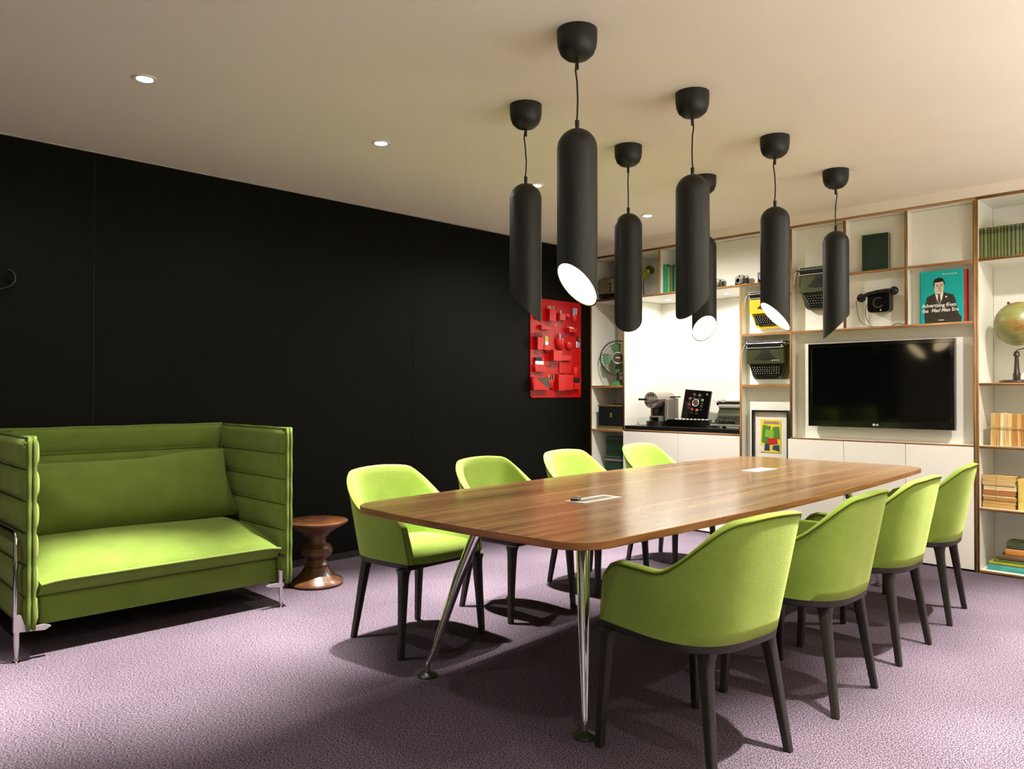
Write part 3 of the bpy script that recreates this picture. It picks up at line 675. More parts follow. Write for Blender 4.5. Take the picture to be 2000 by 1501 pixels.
for sx, xl in ((-1, -5.036), (1, -3.752)):
    yl = -0.850
    b = B(); b.tube([(xl, yl, 0.022), (xl, yl, 0.035), (xl, yl, 0.075), (xl, yl, 0.205)], 0.01, 14, radii=[0.006, 0.0075, 0.0115, 0.0135])
    lg = part('leg', b, M['satin'], so, 'satin aluminium leg', at=SA)
    b = B(); b.at((xl, yl, 0)).lathe([(0.018, 0), (0.019, 0.004), (0.009, 0.009), (0.007, 0.022)], 20); part('foot_glide', b, M['chrome'], lg)
    b = B()
    if sx < 0: b.prism([(xl-0.014, 0.138), (-4.925, 0.126), (-4.90, 0.140), (-4.925, 0.150), (xl+0.06, 0.148), (xl+0.03, 0.162), (xl+0.014, 0.212), (xl-0.014, 0.212)], yl-0.012, yl+0.012, 'y')
    else: b.prism([(xl+0.014, 0.118), (xl+0.014, 0.137), (xl-0.07, 0.137), (xl-0.085, 0.130), (xl-0.07, 0.124), (xl-0.014, 0.116)], yl-0.012, yl+0.012, 'y')
    part('leg_bracket', b, M['satin'], so, 'satin aluminium bracket', at=SA)
    bx = -3.735 if sx > 0 else -5.0
    b = B(); b.tube([(bx, -0.11, 0.01), (bx, -0.11, 0.035), (bx, -0.11, 0.15)], 0.01, 12, radii=[0.007, 0.009, 0.013]); lg2 = part('leg', b, M['satin'], so, 'satin aluminium leg', at=SA)
    b = B(); b.at((bx, -0.11, 0)).cyl(0.017, 0, 0.010, 18); part('foot_glide', b, M['chrome'], lg2)
    if sx < 0:
        ax = -5.041
        b = B(); b.tube([(ax, -0.852, 0.205), (ax, -0.852, 0.40), (ax, -0.852, 0.545), (ax, -0.845, 0.566), (ax, -0.828, 0.578), (ax, -0.80, 0.581), (ax, -0.45, 0.581), (ax, -0.08, 0.581)], 0.0095, 12)
        part('arm_tube', b, M['chrome'], so, 'chrome tube rail', at=SA, ang=70)
for o in so.children:      # children of legs were drawn in room coordinates as well
    for g in o.children: g.location = (0, 0, 0)
# loose bolster cushion
CU = (-4.36, -0.315, 0.468)
cu = thing('bolster_cushion', 'long green wool back cushion lying across the sofa seat', 'cushion', CU, rot=(math.radians(-19), 0, 0))
b = B(); NU, NV = 34, 18; W2, H2 = 0.568, 0.205; G = {}
for s in (1, -1):
    G[s] = []
    for j in range(NV+1):
        row = []
        for i in range(NU+1):
            u, v = 2*i/NU-1, 2*j/NV-1
            edge = (1-abs(u)**6)**0.6*(1-abs(v)**2.6)**0.75
            pinch = 1-0.035*(1-v*v)*abs(u)**3
            x = W2*u*pinch; z = H2*v*(1-0.05*(1-u*u)*0.6)+H2
            lf = min(1, max(0, (0.75-u)/0.7)); z -= 0.030*lf*lf*(3-2*lf)*(v+1)/2; x += 0.02*max(0, u-0.7)/0.3*(1-v)
            t = 0.010+0.088*edge+0.007*math.sin(7*u+3*v)*edge*(abs(u) > 0.4)
            row.append(b.v((x, s*t-0.0, z)))
        G[s].append(row)
    for j in range(NV):
        for i in range(NU): b.f([G[s][j][i], G[s][j][i+1], G[s][j+1][i+1], G[s][j+1][i]])
per = lambda g: [g[0][i] for i in range(NU)]+[g[j][NU] for j in range(NV)]+[g[NV][i] for i in range(NU, 0, -1)]+[g[j][0] for j in range(NV, 0, -1)]
a, c = per(G[1]), per(G[-1]); loop = [((p.co+q.co)/2) for p, q in zip(a, c)]
for i in range(len(a)): j = (i+1) % len(a); b.f([a[i], a[j], c[j], c[i]])
part('cushion_cover', b, M['sofa'], cu, ang=80)
b = B(); b.tube(loop, 0.007, 6, closed=True); part('cushion_piping', b, M['sofa_pipe'], cu, ang=80)

# ---------------------------------------------------------------- turned stool and coat hook
b = B(); k = 1.03
b.lathe([(r*k, z*k) for r, z in [(0.142, 0.0), (0.154, 0.004), (0.158, 0.014), (0.152, 0.026), (0.125, 0.046), (0.095, 0.075), (0.076, 0.104), (0.073, 0.112), (0.066, 0.114), (0.068, 0.122), (0.072, 0.126), (0.064, 0.136), (0.055, 0.15), (0.054, 0.158), (0.070, 0.168), (0.087, 0.182), (0.096, 0.205), (0.090, 0.228), (0.074, 0.244), (0.057, 0.252), (0.053, 0.262), (0.056, 0.285), (0.064, 0.298), (0.070, 0.301), (0.072, 0.306), (0.085, 0.318), (0.115, 0.338), (0.150, 0.358), (0.178, 0.372), (0.186, 0.380), (0.187, 0.388), (0.180, 0.392), (0.160, 0.390), (0.08, 0.384), (0.005, 0.383)]], 56)
single('turned_stool', b, M['stool'], 'turned walnut stool with a dished round top, on the carpet beside the green sofa', 'stool', (-3.335, -0.530, 0), ang=30)
hk = thing('coat_hook', 'glossy black curved coat hook on the black wall at the left edge', 'hook', (-5.02, 0.0, 1.76))
b = B(); b.at((0, 0, 0), (PI/2, 0, 0)).cyl(0.022, 0.0, 0.010, 20); part('wall_plate', b, M['gloss'], hk)
b = B(); b.tube([(0.0, -0.005, -0.01), (0.0, -0.03, -0.012), (0.03, -0.045, -0.010), (0.075, -0.05, -0.002), (0.115, -0.055, 0.014), (0.137, -0.058, 0.045), (0.135, -0.06, 0.078), (0.118, -0.062, 0.100), (0.098, -0.062, 0.103)], 0.007, 12, radii=[0.008, 0.008, 0.008, 0.008, 0.0085, 0.0085, 0.008, 0.007, 0.005])
part('hook_arm', b, M['gloss'], hk, ang=70)
# ---------------------------------------------------------------- television
def wl_(y, z, x=0.0): return (x, y, z)
TVW, TVH = 1.030, 0.636
tv = thing('television', 'large flat black television hung in the white bay between the shelves', 'television', (0.0, -2.7165, 0.950), WALLROT)
b = B(); b.box(-TVW/2, TVW/2, 0.0, 0.045, 0, TVH, bev=0.004)
part('casing', b, M['gloss'], tv)
b = B(); bw = 0.030
for q in ((-TVW/2+0.001, TVW/2-0.001, 0.001, 0.046), (-TVW/2+0.001, TVW/2-0.001, TVH-bw, TVH-0.001), (-TVW/2+0.001, -TVW/2+bw, 0.046, TVH-bw), (TVW/2-bw, TVW/2-0.001, 0.046, TVH-bw)): b.box(q[0], q[1], -0.006, 0.004, q[2], q[3], bev=0.0015, seg=1)
part('bezel', b, M['gloss'], tv)
b = B(); b.box(-TVW/2+bw, TVW/2-bw, -0.0015, 0.003, 0.046, TVH-bw); part('screen', b, M['screen'], tv)
b = B(); b.box(-0.16, 0.16, 0.045, 0.0765, 0.18, 0.46); part('wall_bracket', b, M['black'], tv)
b = B(); b.at((-0.021, -0.0062, 0.0235)).cyly(0.0085, 0, -0.0008, 0, 0, 28); b.mi = 1
b.at((-0.021, -0.0072, 0.0235)); b.tube([(0.0062*math.cos(a), 0, 0.0062*math.sin(a)) for a in [math.radians(90+30*i) for i in range(10)]]+[(0.002, 0, 0)], 0.0007, 5); b.box(-0.0006, 0.0006, -0.0004, 0.0004, -0.002, 0.003); b.cyly(0.0011, 0, -0.0006, -0.003, 0.003, 10)
part('logo', b, [M['lit_white'], M['grey']], tv, 'round pale emblem')
lettering('logo_letters', 'LG', 0.0175, M['lit_white'], tv, (-0.009, -0.0064, 0.0175), (PI/2, 0, 0), bold=0.0006)

# ---------------------------------------------------------------- books
def make_book(t, w, h, d, cover, pages, ribs=False, lab=None):
    """spine on the plane y = 0, thickness along x, boards drawn as a real case around a page block"""
    th = min(0.003, w*0.16)
    b = B(); b.box(0, th, 0.002, d, 0, h); b.box(w-th, w, 0.002, d, 0, h)
    n = 6; arc = [(w/2-(w/2-(0.0006 if ribs else 0))*math.cos(PI*i/n), 0.003-min(0.008 if ribs else 0.005, w*(0.42 if ribs else 0.22))*math.sin(PI*i/n)) for i in range(n+1)]
    b.prism(arc+[(w, 0.005), (0, 0.005)], 0, h)
    if ribs:
        b.mi = 1
        for z in (h*0.80, h*0.83, h*0.87, h*0.90): b.prism([(x, y-0.0012) for x, y in arc]+[(w*0.96, 0.004), (w*0.04, 0.004)], z, z+0.0035)
    part('cover', b, cover if isinstance(cover, list) else [cover, M['brass']], t, lab, ang=50)
    b = B(); b.box(th, w-th, 0.005, d-0.004, 0.003, h-0.003); part('pages', b, pages, t, ang=50)
def rotm(*steps):
    m = Matrix.Identity(3)
    for a, ax in steps: m = m @ Matrix.Rotation(a, 3, ax)
    return m.to_euler()
cmat = {}
def cover_mat(rgb, rough=0.6):
    k = (rgb, rough)
    if k not in cmat: cmat[k] = mat('book_cover', rgb, rough, vary=0.14, vscale=25, bump=0.15, bscale=300)
    return cmat[k]
def shelf_book(label, y, z, w, h, d, rgb, x=0.03, group=None, ribs=False, lean=0.0, pages=None):
    t = thing('book', label, 'book', (x, y, z), rot=rotm((WALLROT, 'Z'), (lean, 'Y')), group=group)
    make_book(t, w, h, d, [cover_mat(rgb), cover_mat(tuple(int(v*0.45) for v in rgb))], pages or M['paper'], ribs); return t
def flat_book(label, y, z, length, th, depth, rgb, x=0.04, group=None, pages=None):
    # lying down, spine towards the room: local z runs along the spine
    t = thing('book', label, 'book', (x, y, z+th), rot=rotm((WALLROT, 'Z'), (PI/2, 'Y')), group=group)
    make_book(t, th, length, depth, [cover_mat(rgb), cover_mat(tuple(int(v*0.45) for v in rgb))], pages or M['paper']); return t
ORD = ['first', 'second', 'third', 'fourth', 'fifth', 'sixth', 'seventh', 'eighth', 'ninth', 'tenth', 'eleventh', 'twelfth', 'thirteenth', 'fourteenth']
ws = [7.3, 8.7, 5.7, 7.3, 6.0, 8.0, 5.7, 6.7, 7.7, 8.7, 8.3, 6.0, 6.5, 7.0]
tones = [(98, 102, 64), (100, 116, 46), (88, 100, 66), (96, 102, 60), (102, 108, 50), (90, 104, 52), (100, 112, 50), (90, 100, 56), (94, 102, 54), (94, 98, 70), (98, 106, 66), (96, 106, 58), (92, 100, 60), (96, 104, 58)]
y = -3.383
for i, (w, c) in enumerate(zip(ws, tones)):
    w *= 0.00285
    shelf_book(f'green ribbed-spine book, {ORD[i]} from the left on the top shelf of the tall bookcase', y, 2.1121, w-0.0006, 0.206, 0.15, c, 0.022, 'green set of books on the top shelf', True); y -= w
# upright tied bundle of old paperbacks
y = -3.432
for i, (w, c, h) in enumerate([(0.024, (205, 176, 116), 0.218), (0.013, (196, 160, 96), 0.216), (0.020, (190, 150, 90), 0.217), (0.022, (228, 216, 178), 0.219), (0.025, (206, 178, 118), 0.216), (0.020, (218, 196, 140), 0.214), (0.030, (182, 128, 66), 0.213), (0.022, (204, 172, 106), 0.215), (0.026, (176, 120, 60), 0.212)]):
    t = thing('old_book', f'yellowed old paperback, {ORD[i]} from the left in the upright bundle tied with string', 'book', (0.03, y, 0.8552+(0.0008 if i < 4 else 0)), rot=rotm((WALLROT, 'Z'), (math.radians(1.5 if i < 4 else 0), 'Y')), group='old paperbacks tied in an upright bundle')
    t.location.y -= 0.004 if i < 4 else 0.0065
    b = B(); b.box(0.0012, w-0.0016, 0.002, 0.12, 0.001, h-0.001); part('pages', b, page_mat(c, 'x'), t)
    b = B(); b.box(0, 0.001, 0, 0.122, 0, h); b.box(w-0.0014, w-0.0004, 0, 0.122, 0, h); part('cover', b, cover_mat(c, 0.9), t); y -= w
b = B(); yb_ = -3.424; ye = y-0.009
b.tube([(0.026, yb_-0.006, 0.985), (0.026, (yb_+ye)/2, 0.981), (0.026, ye, 0.975), (0.158, ye, 0.975), (0.158, yb_-0.006, 0.985)], 0.0016, 6, closed=True)
b.tube([(0.026, yb_-0.008, 0.977), (0.026, (yb_+ye)/2, 0.972), (0.026, ye, 0.969)], 0.0014, 6)
single('string', b, M['twine'], 'jute string tied round the upright bundle of old paperbacks', 'string')
# flat tied stack
z = 0.4384; n_ = 0
for th, c in [(0.034, (196, 160, 96)), (0.022, (206, 168, 108)), (0.018, (190, 142, 84)), (0.019, (226, 206, 156)), (0.028, (180, 116, 60)), (0.004, (90, 60, 30)), (0.034, (226, 208, 164)), (0.030, (208, 184, 122)), (0.031, (202, 172, 112))]:
    if th > 0.01:
        t = thing('old_book', f'yellowed old book, {ORD[n_]} from the bottom of the flat stack tied with string', 'book', (0.028+0.004*(n_ % 2), -3.388-0.003*(n_ % 3), z), WALLROT, group='old books tied in a flat stack')
        b = B(); b.box(0.001, 0.190, 0.001, 0.135, 0.0012, th-0.0012); part('pages', b, page_mat(c, 'z'), t)
        b = B(); b.box(0, 0.192, 0, 0.137, 0, 0.001); b.box(0, 0.192, 0, 0.137, th-0.0012, th-0.0003); part('cover', b, cover_mat(c, 0.9), t); n_ += 1
        z += th
zt_ = z+0.0015
b = B(); b.tube([(0.025, -3.472, 0.4395), (0.025, -3.474, zt_), (0.175, -3.474, zt_), (0.175, -3.472, 0.4395)], 0.0016, 6, closed=True)
b.tube([(0.03, -3.384, zt_), (0.09, -3.48, zt_+0.001), (0.13, -3.586, zt_)], 0.0014, 6)
single('string', b, M['twine'], 'jute string tied round the flat stack of old books', 'string')
t = thing('book', 'pale yellow book standing beside the flat tied stack', 'book', (0.03, -3.594, 0.4382), WALLROT)
make_book(t, 0.055, 0.206, 0.14, [cover_mat((216, 190, 96)), M['brass']], M['old_paper'])
# bottom stack
flat_book('teal book lying at the bottom of the pile on the lowest bookcase shelf', -3.412, 0.0222, 0.30, 0.036, 0.21, (58, 150, 146), 0.05)
flat_book('lime green book lying on the teal one on the lowest shelf', -3.416, 0.0585, 0.29, 0.020, 0.20, (150, 150, 50), 0.055)
flat_book('dark green thin book lying third in the lowest pile', -3.442, 0.0788, 0.26, 0.013, 0.18, (84, 104, 40), 0.07)
flat_book('brown and cream patterned book in the middle of the lowest pile', -3.474, 0.0921, 0.24, 0.034, 0.17, (104, 78, 56), 0.08)
flat_book('orange book lying fifth in the lowest pile', -3.508, 0.1264, 0.22, 0.044, 0.16, (196, 130, 56), 0.085)
flat_book('dark teal book lying sixth in the lowest pile', -3.512, 0.1707, 0.21, 0.014, 0.155, (30, 72, 70), 0.09)
flat_book('green brown book on top of the pile on the lowest shelf', -3.514, 0.1850, 0.20, 0.032, 0.15, (88, 92, 58), 0.09)
# green and grey books in the upper cell over the niche
for i, (yy, w, h, d, c, lab) in enumerate([(-0.829, 0.040, 0.262, 0.18, (0, 128, 104), 'blue green thick book at the left of the upper cell over the coffee niche'),
        (-0.872, 0.026, 0.234, 0.17, (96, 146, 30), 'grass green book second in the upper cell over the niche'), (-0.899, 0.030, 0.246, 0.17, (70, 80, 74), 'grey book third in the upper cell over the niche'),
        (-0.932, 0.014, 0.25, 0.17, (30, 34, 24), 'black thin book in the upper cell over the niche'), (-0.947, 0.030, 0.252, 0.17, (40, 128, 60), 'emerald book in the upper cell over the niche, beside the thin black one'),
        (-0.979, 0.022, 0.24, 0.17, (70, 150, 60), 'bright green last book in the upper cell over the niche')]):
    shelf_book(lab, yy, 2.1121, w, h, d, c, 0.035, 'upright books over the niche')
# dark green folio facing out
def face_book(name, label, yl, z, w, h, th, cov, x, tilt=0.0):
    t = thing(name, label, 'book', (x, yl, z), WALLROT)
    b = B(); b.box(0, w, 0, 0.003, 0, h); b.box(0, w, th-0.003, th, 0, h); b.box(-0.002, 0.002, 0, th, 0, h); part('cover', b, cov, t)
    b = B(); b.box(0.002, w-0.005, 0.003, th-0.003, 0.004, h-0.004); part('pages', b, M['paper'], t); return t
fb = face_book('book', 'dark green cloth book standing face out in a top cell', -2.604, 2.1121, 0.186, 0.272, 0.034, M['dkgreen'], 0.032)
b = B()
for i in (0.024, 0.032):
    pts = rrect(i, 0.186-i, i, 0.272-i, 0.012, 4); b.tube([(x, -0.0004, z) for x, z in pts], 0.0007, 4, closed=True)
part('cover_border', b, cover_mat((12, 34, 24)), fb, 'blind stamped double border')
# teal picture book with the printed man in a suit
tbk = face_book('book', 'teal picture book with a man in a dark suit and white lettering on its cover', -3.008, 1.6962, 0.272, 0.366, 0.026, M['teal'], 0.018)
b = B()
def flat(pts, k, mi):
    b.mi = mi; b.poly([(x*0.272, -0.0006-0.00035*k, z*0.366) for x, z in pts])
flat([(0.12, 0.0), (0.10, 0.14), (0.14, 0.40), (0.16, 0.50), (0.36, 0.575), (0.58, 0.575), (0.78, 0.525), (0.83, 0.44), (0.90, 0.16), (0.97, 0.10), (0.96, 0.0)], 0, 0)      # jacket
flat([(0.355, 0.58), (0.41, 0.42), (0.46, 0.365), (0.52, 0.42), (0.555, 0.585), (0.46, 0.56)], 1, 3)     # shirt
flat([(0.43, 0.545), (0.475, 0.545), (0.49, 0.42), (0.46, 0.365), (0.425, 0.43)], 2, 0)     # tie
flat([(0.355, 0.585), (0.33, 0.53), (0.42, 0.37), (0.455, 0.36), (0.40, 0.45)], 2, 2); flat([(0.56, 0.59), (0.585, 0.53), (0.50, 0.37), (0.46, 0.36), (0.52, 0.45)], 2, 2)    # lapels
flat([(0.345, 0.60), (0.345, 0.72), (0.36, 0.79), (0.50, 0.82), (0.565, 0.78), (0.57, 0.68), (0.55, 0.60), (0.50, 0.56), (0.45, 0.545), (0.39, 0.56)], 3, 1)    # face
flat([(0.37, 0.56), (0.41, 0.535), (0.50, 0.535), (0.55, 0.57), (0.55, 0.61), (0.37, 0.60)], 1, 1)     # neck
flat([(0.325, 0.68), (0.325, 0.79), (0.36, 0.845), (0.46, 0.865), (0.55, 0.84), (0.59, 0.76), (0.585, 0.70), (0.565, 0.74), (0.55, 0.79), (0.44, 0.775), (0.355, 0.775), (0.345, 0.72)], 4, 4)   # hair
flat([(0.385, 0.715), (0.44, 0.712), (0.44, 0.722), (0.385, 0.73)], 4, 4); flat([(0.49, 0.715), (0.54, 0.725), (0.54, 0.735), (0.49, 0.727)], 4, 4)     # brows
flat([(0.395, 0.692), (0.43, 0.692), (0.43, 0.703), (0.395, 0.703)], 4, 4); flat([(0.495, 0.697), (0.53, 0.70), (0.53, 0.711), (0.495, 0.708)], 4, 4)     # eyes
flat([(0.452, 0.63), (0.485, 0.632), (0.475, 0.70), (0.462, 0.70)], 4, 5)      # nose
flat([(0.435, 0.602), (0.51, 0.606), (0.51, 0.614), (0.435, 0.610)], 4, 0)     # mouth
flat([(0.635, 0.36), (0.70, 0.372), (0.70, 0.384), (0.635, 0.372)], 2, 3)      # pocket square
flat([(0.62+0.02*math.cos(a), 0.49+0.016*math.sin(a)) for a in [2*PI*i/10 for i in range(10)]], 3, 3)    # badge
part('cover_portrait', b, [M['suit'], M['skin'], M['suit2'], M['lit_white'], M['black'], M['grey']], tbk, 'printed man in dark suit and tie')
for txt, sz, xx, zz, sh, bd in (('Advertising from', 0.0355, 0.014, 0.112, 0, 0.0006), ('the', 0.0355, 0.014, 0.076, 0, 0.0006), ('Mad Men', 0.0355, 0.073, 0.077, 0.28, 0.0006), ('Era', 0.0355, 0.204, 0.079, 0, 0.0006), ('Mid-Century Ads', 0.0145, 0.145, 0.333, 0, 0.0), ('TASCHEN', 0.0095, 0.117, 0.016, 0, 0.0003)):
    lettering('cover_lettering', txt, sz, M['lit_white'], tbk, (xx, -0.0030, zz), (PI/2, 0, 0), bold=bd, shear=sh, sx=0.90)
t = thing('book', 'red book standing behind the teal picture book, only its red edge showing', 'book', (0.046, -3.02, 1.6962), WALLROT)
b = B(); b.box(0.0, 0.281, 0, 0.003, 0, 0.362); b.box(0, 0.281, 0.025, 0.028, 0, 0.362); b.box(0.278, 0.281, 0, 0.028, 0, 0.362); part('cover', b, cover_mat((186, 46, 36)), t)
b = B(); b.box(0.005, 0.278, 0.003, 0.025, 0.004, 0.358); part('pages', b, M['paper'], t)
# dark green pile and metal-cornered box at the left
z = 0.5702
for i, (th, c, ln, dd) in enumerate([(0.018, (70, 92, 70), 0.27, 0.0), (0.062, (34, 66, 38), 0.28, 0.002), (0.020, (44, 84, 50), 0.275, 0.0), (0.050, (36, 74, 44), 0.285, 0.004), (0.024, (54, 40, 34), 0.28, 0.0), (0.034, (52, 88, 56), 0.285, 0.0)]):
    flat_book(f'dark green worn book, {ORD[i]} from the bottom of the pile in the left column' if c[1] > 60 else 'brown book near the top of the dark green pile in the left column', -0.108-dd, z, ln, th-0.0004, 0.19, c, 0.115, 'pile of worn green books'); z += th
t = thing('storage_box', 'dark green box with a pale studded lid rim under the pile of green books', 'box', (0.10, -0.243, 0.4382), WALLROT)
b = B(); b.box(-0.14, 0.14, 0, 0.22, 0, 0.100, bev=0.003); part('box_body', b, cover_mat((22, 52, 36)), t)
b = B(); b.box(-0.146, 0.146, -0.005, 0.225, 0.100, 0.1315, bev=0.004); part('lid', b, cover_mat((44, 30, 26)), t)
b = B()
for i in range(16):
    for zz in (0.108, 0.121): b.box(-0.142+0.018*i, -0.134+0.018*i, -0.0065, -0.0045, zz, zz+0.005)
part('lid_studs', b, M['lit_white'], t, 'pale studs', kind='stuff')
t = thing('trunk_case', 'black case with brass edges and a crest, on the shelf below the fan', 'case', (0.02, -0.232, 0.8552), WALLROT)
b = B(); b.box(-0.145, 0.145, 0.002, 0.25, 0.030, 0.218, bev=0.002); part('case_body', b, M['dkgreen'] if False else cover_mat((14, 20, 16), 0.5), t)
b = B(); b.box(-0.150, 0.150, -0.002, 0.255, 0.0, 0.030, bev=0.002); part('base_trim', b, M['brass'], t)
b = B(); b.box(-0.152, 0.152, -0.003, 0.256, 0.218, 0.234, bev=0.002); part('lid_trim', b, M['brass'], t)
b = B(); b.box(-0.02, 0.13, 0.06, 0.10, 0.234, 0.246, bev=0.004); part('carry_handle', b, M['black'], t)
b = B()
for dx, dz, rx, rz in ((0, 0, 0.011, 0.018), (-0.004, 0.019, 0.007, 0.008), (0.010, 0.010, 0.004, 0.010), (-0.010, -0.012, 0.004, 0.010), (0.008, -0.014, 0.005, 0.009)): b.ball((dx+0.005, 0.002, 0.135+dz), rx, 0.002, rz, 10, 6)
part('crest', b, M['brass'], t, 'brass crest')

# ---------------------------------------------------------------- fan, lamp, appliance
FN = thing('desk_fan', 'vintage green desk fan with round wire cage on the left column shelf', 'fan', (0.165, -0.212, 1.2762), math.radians(-52))
b = B(); b.lathe([(0.085, 0.0), (0.088, 0.008), (0.075, 0.022), (0.04, 0.034), (0.02, 0.05)], 28); part('base', b, M['fan_green'], FN)
b = B(); b.tube([(0, 0.03, 0.03), (0, 0.035, 0.07), (0, 0.045, 0.26)], 0.014, 12); part('stem', b, M['fan_cage'], FN)
HZ = 0.268
b = B(); b.cyly(0.05, 0.02, 0.11, 0, HZ, 24, 0.036); part('motor_housing', b, M['fan_green'], FN)
for k in range(4):
    b = B(); a0 = math.radians(100+90*k); rings = []
    for j in range(6):
        r = 0.035+0.110*j/5; hw = math.radians(30)-math.radians(8)*(j/5); row = []
        for s, yy in ((-1, 0.006), (0, 0.0), (1, -0.010)): row.append((r*math.cos(a0+s*hw), yy-0.012, HZ+r*math.sin(a0+s*hw)))
        rings.append(row+[(p[0], p[1]+0.0016, p[2]) for p in row[::-1]])
    b.loft(rings); part('blade', b, M['fan_green'], FN, ang=60)
def circ(r, y, n=44): return [(r*math.cos(2*PI*i/n), y, HZ+r*math.sin(2*PI*i/n)) for i in range(n)]
b = B(); b.tube(circ(0.172, -0.025), 0.0042, 6, True); b.tube(circ(0.160, -0.058), 0.0014, 4, True); b.tube(circ(0.135, -0.066), 0.0012, 4, True); b.tube(circ(0.105, -0.070), 0.0012, 4, True); b.tube(circ(0.168, 0.010), 0.0014, 4, True)
part('cage_ring', b, M['fan_cage'], FN)
b = B()
for i in range(36):
    a = 2*PI*i/36; c, s = math.cos(a), math.sin(a)
    b.tube([(0.052*c, -0.073, HZ+0.052*s), (0.12*c, -0.069, HZ+0.12*s), (0.158*c, -0.058, HZ+0.158*s), (0.172*c, -0.025, HZ+0.172*s), (0.166*c, 0.012, HZ+0.166*s), (0.05*c, 0.05, HZ+0.05*s)], 0.0009, 4)
part('cage_wires', b, M['fan_cage'], FN, kind='stuff')
b = B(); b.tube(circ(0.053, -0.074, 36), 0.0045, 8, True); part('hub_ring', b, M['silver'], FN, 'chrome hub ring')
b = B(); b.cyly(0.048, -0.070, -0.076, 0, HZ, 28); b.mi = 1; b.box(-0.022, 0.022, -0.0785, -0.076, HZ-0.004, HZ+0.008); part('hub_badge', b, [M['fan_cage'], M['silver']], FN, 'dark hub with pale badge')
b = B(); b.cyly(0.016, -0.03, -0.048, 0.03, 0.045, 14); part('speed_knob', b, M['fan_cage'], FN)

LT = thing('desk_lamp', 'small desk lamp with an olive drum head in the upper left cell', 'lamp', (0.21, -0.50, 2.1121), WALLROT)
b = B(); b.lathe([(0.055, 0.0), (0.055, 0.010), (0.03, 0.016), (0.006, 0.02)], 24); part('lamp_base', b, M['black'], LT)
b = B(); b.tube([(0.0, 0, 0.015), (-0.012, 0, 0.06), (-0.016, 0, 0.12), (0.0, -0.01, 0.19), (0.03, -0.02, 0.225)], 0.0045, 8); part('lamp_arm', b, M['black'], LT)
b = B(); b.at((0.055, -0.03, 0.240), (0, math.radians(72), math.radians(-24)))
b.lathe([(0.004, -0.055), (0.040, -0.055), (0.047, -0.048), (0.047, 0.055), (0.044, 0.055), (0.044, -0.04), (0.004, -0.04)], 28, cap=False); part('lamp_head', b, M['lamp_green'], LT)
b = B(); b.at((0.055, -0.03, 0.240), (0, math.radians(72), math.radians(-24))).ball((0, 0, 0.005), 0.024); part('bulb', b, M['ring'], LT)

AP = thing('small_appliance', 'olive grey rounded metal appliance in the top left corner cell', 'appliance', (0.06, -0.135, 2.1121), WALLROT)  # rounded appliance of unidentified use
b = B(); b.box(-0.095, 0.095, 0.0, 0.20, 0.056, 0.215, bev=0.030, seg=4); part('casing', b, M['shell'], AP)
b = B(); b.box(-0.085, 0.085, 0.01, 0.19, 0.036, 0.058); b.box(-0.060, 0.070, 0.0, 0.16, 0.020, 0.036, bev=0.006); b.box(-0.05, 0.055, 0.01, 0.15, 0.0, 0.020, bev=0.004); part('foot_stand', b, M['black'], AP)
b = B(); b.box(-0.075, 0.085, 0.05, 0.14, 0.212, 0.224, bev=0.004); part('top_slot', b, M['black'], AP)
for zz in (0.150, 0.115, 0.085):
    b = B(); b.cyly(0.010, 0.002, -0.006, 0.072, zz, 14); part('knob', b, M['black'], AP)

# ---------------------------------------------------------------- cameras
def film_camera(label, y, x, rz, k=1.0, silver=True, lens=True):
    t = thing('film_camera', label, 'camera', (x, y, 2.1121), WALLROT+rz, group='old film cameras on the shelf above the niche')
    b = B(); b.prism(rrect(-0.068*k, 0.068*k, -0.017, 0.017, 0.014, 4), 0.004, 0.052*k); part('leatherette_body', b, M['black'], t)
    b = B(); b.prism(rrect(-0.069*k, 0.069*k, -0.018, 0.018, 0.014, 4), 0.052*k, 0.068*k); b.prism(rrect(-0.069*k, 0.069*k, -0.018, 0.018, 0.014, 4), 0.0, 0.004)
    b.prism([(-0.028, 0.068*k), (0.028, 0.068*k), (0.018, 0.083*k), (-0.018, 0.083*k)], -0.018, 0.014, 'y'); part('top_plate', b, M['silver'] if silver else M['black'], t)
    if lens:
        b = B(); b.cyly(0.029, -0.017, -0.030, 0, 0.034, 26); b.cyly(0.025, -0.030, -0.048, 0, 0.034, 26); b.mi = 1; b.cyly(0.020, -0.048, -0.0485, 0, 0.034, 24); part('lens', b, [M['silver'], M['screen']], t, 'chrome ringed lens')
    b = B(); b.box(-0.016, -0.002, -0.0195, -0.017, 0.070*k, 0.080*k); b.box(0.030, 0.052, -0.0195, -0.017, 0.056*k, 0.066*k); part('viewfinder_window', b, M['screen'], t)
    for xx, hh in ((-0.052, 0.010), (0.050, 0.008), (0.035, 0.006)):
        b = B(); b.at((xx*k, 0, 0)).cyl(0.009, 0.068*k, 0.068*k+hh, 16); part('dial', b, M['silver'], t)
    return t
film_camera('silver and black film camera with a chrome lens, middle of the three', -1.612, 0.040, math.radians(-14))
film_camera('silver topped film camera half hidden behind a pendant lamp, left of the other two', -1.372, 0.052, 0, 0.95)
t = thing('film_camera', 'tall all-black box camera at the right of the three over the niche', 'camera', (0.05, -1.805, 2.1121), WALLROT, group='old film cameras on the shelf above the niche')
b = B(); b.box(-0.04, 0.04, -0.03, 0.03, 0, 0.085, bev=0.004); part('body', b, M['black'], t)
b = B(); b.cyly(0.02, -0.03, -0.042, 0, 0.04, 20); b.mi = 1; b.cyly(0.013, -0.042, -0.0425, 0, 0.04, 18); part('lens', b, [M['silver'], M['screen']], t)
b = B(); b.box(-0.014, 0.014, -0.02, 0.02, 0.085, 0.105, bev=0.003); part('viewfinder_hood', b, M['black'], t)

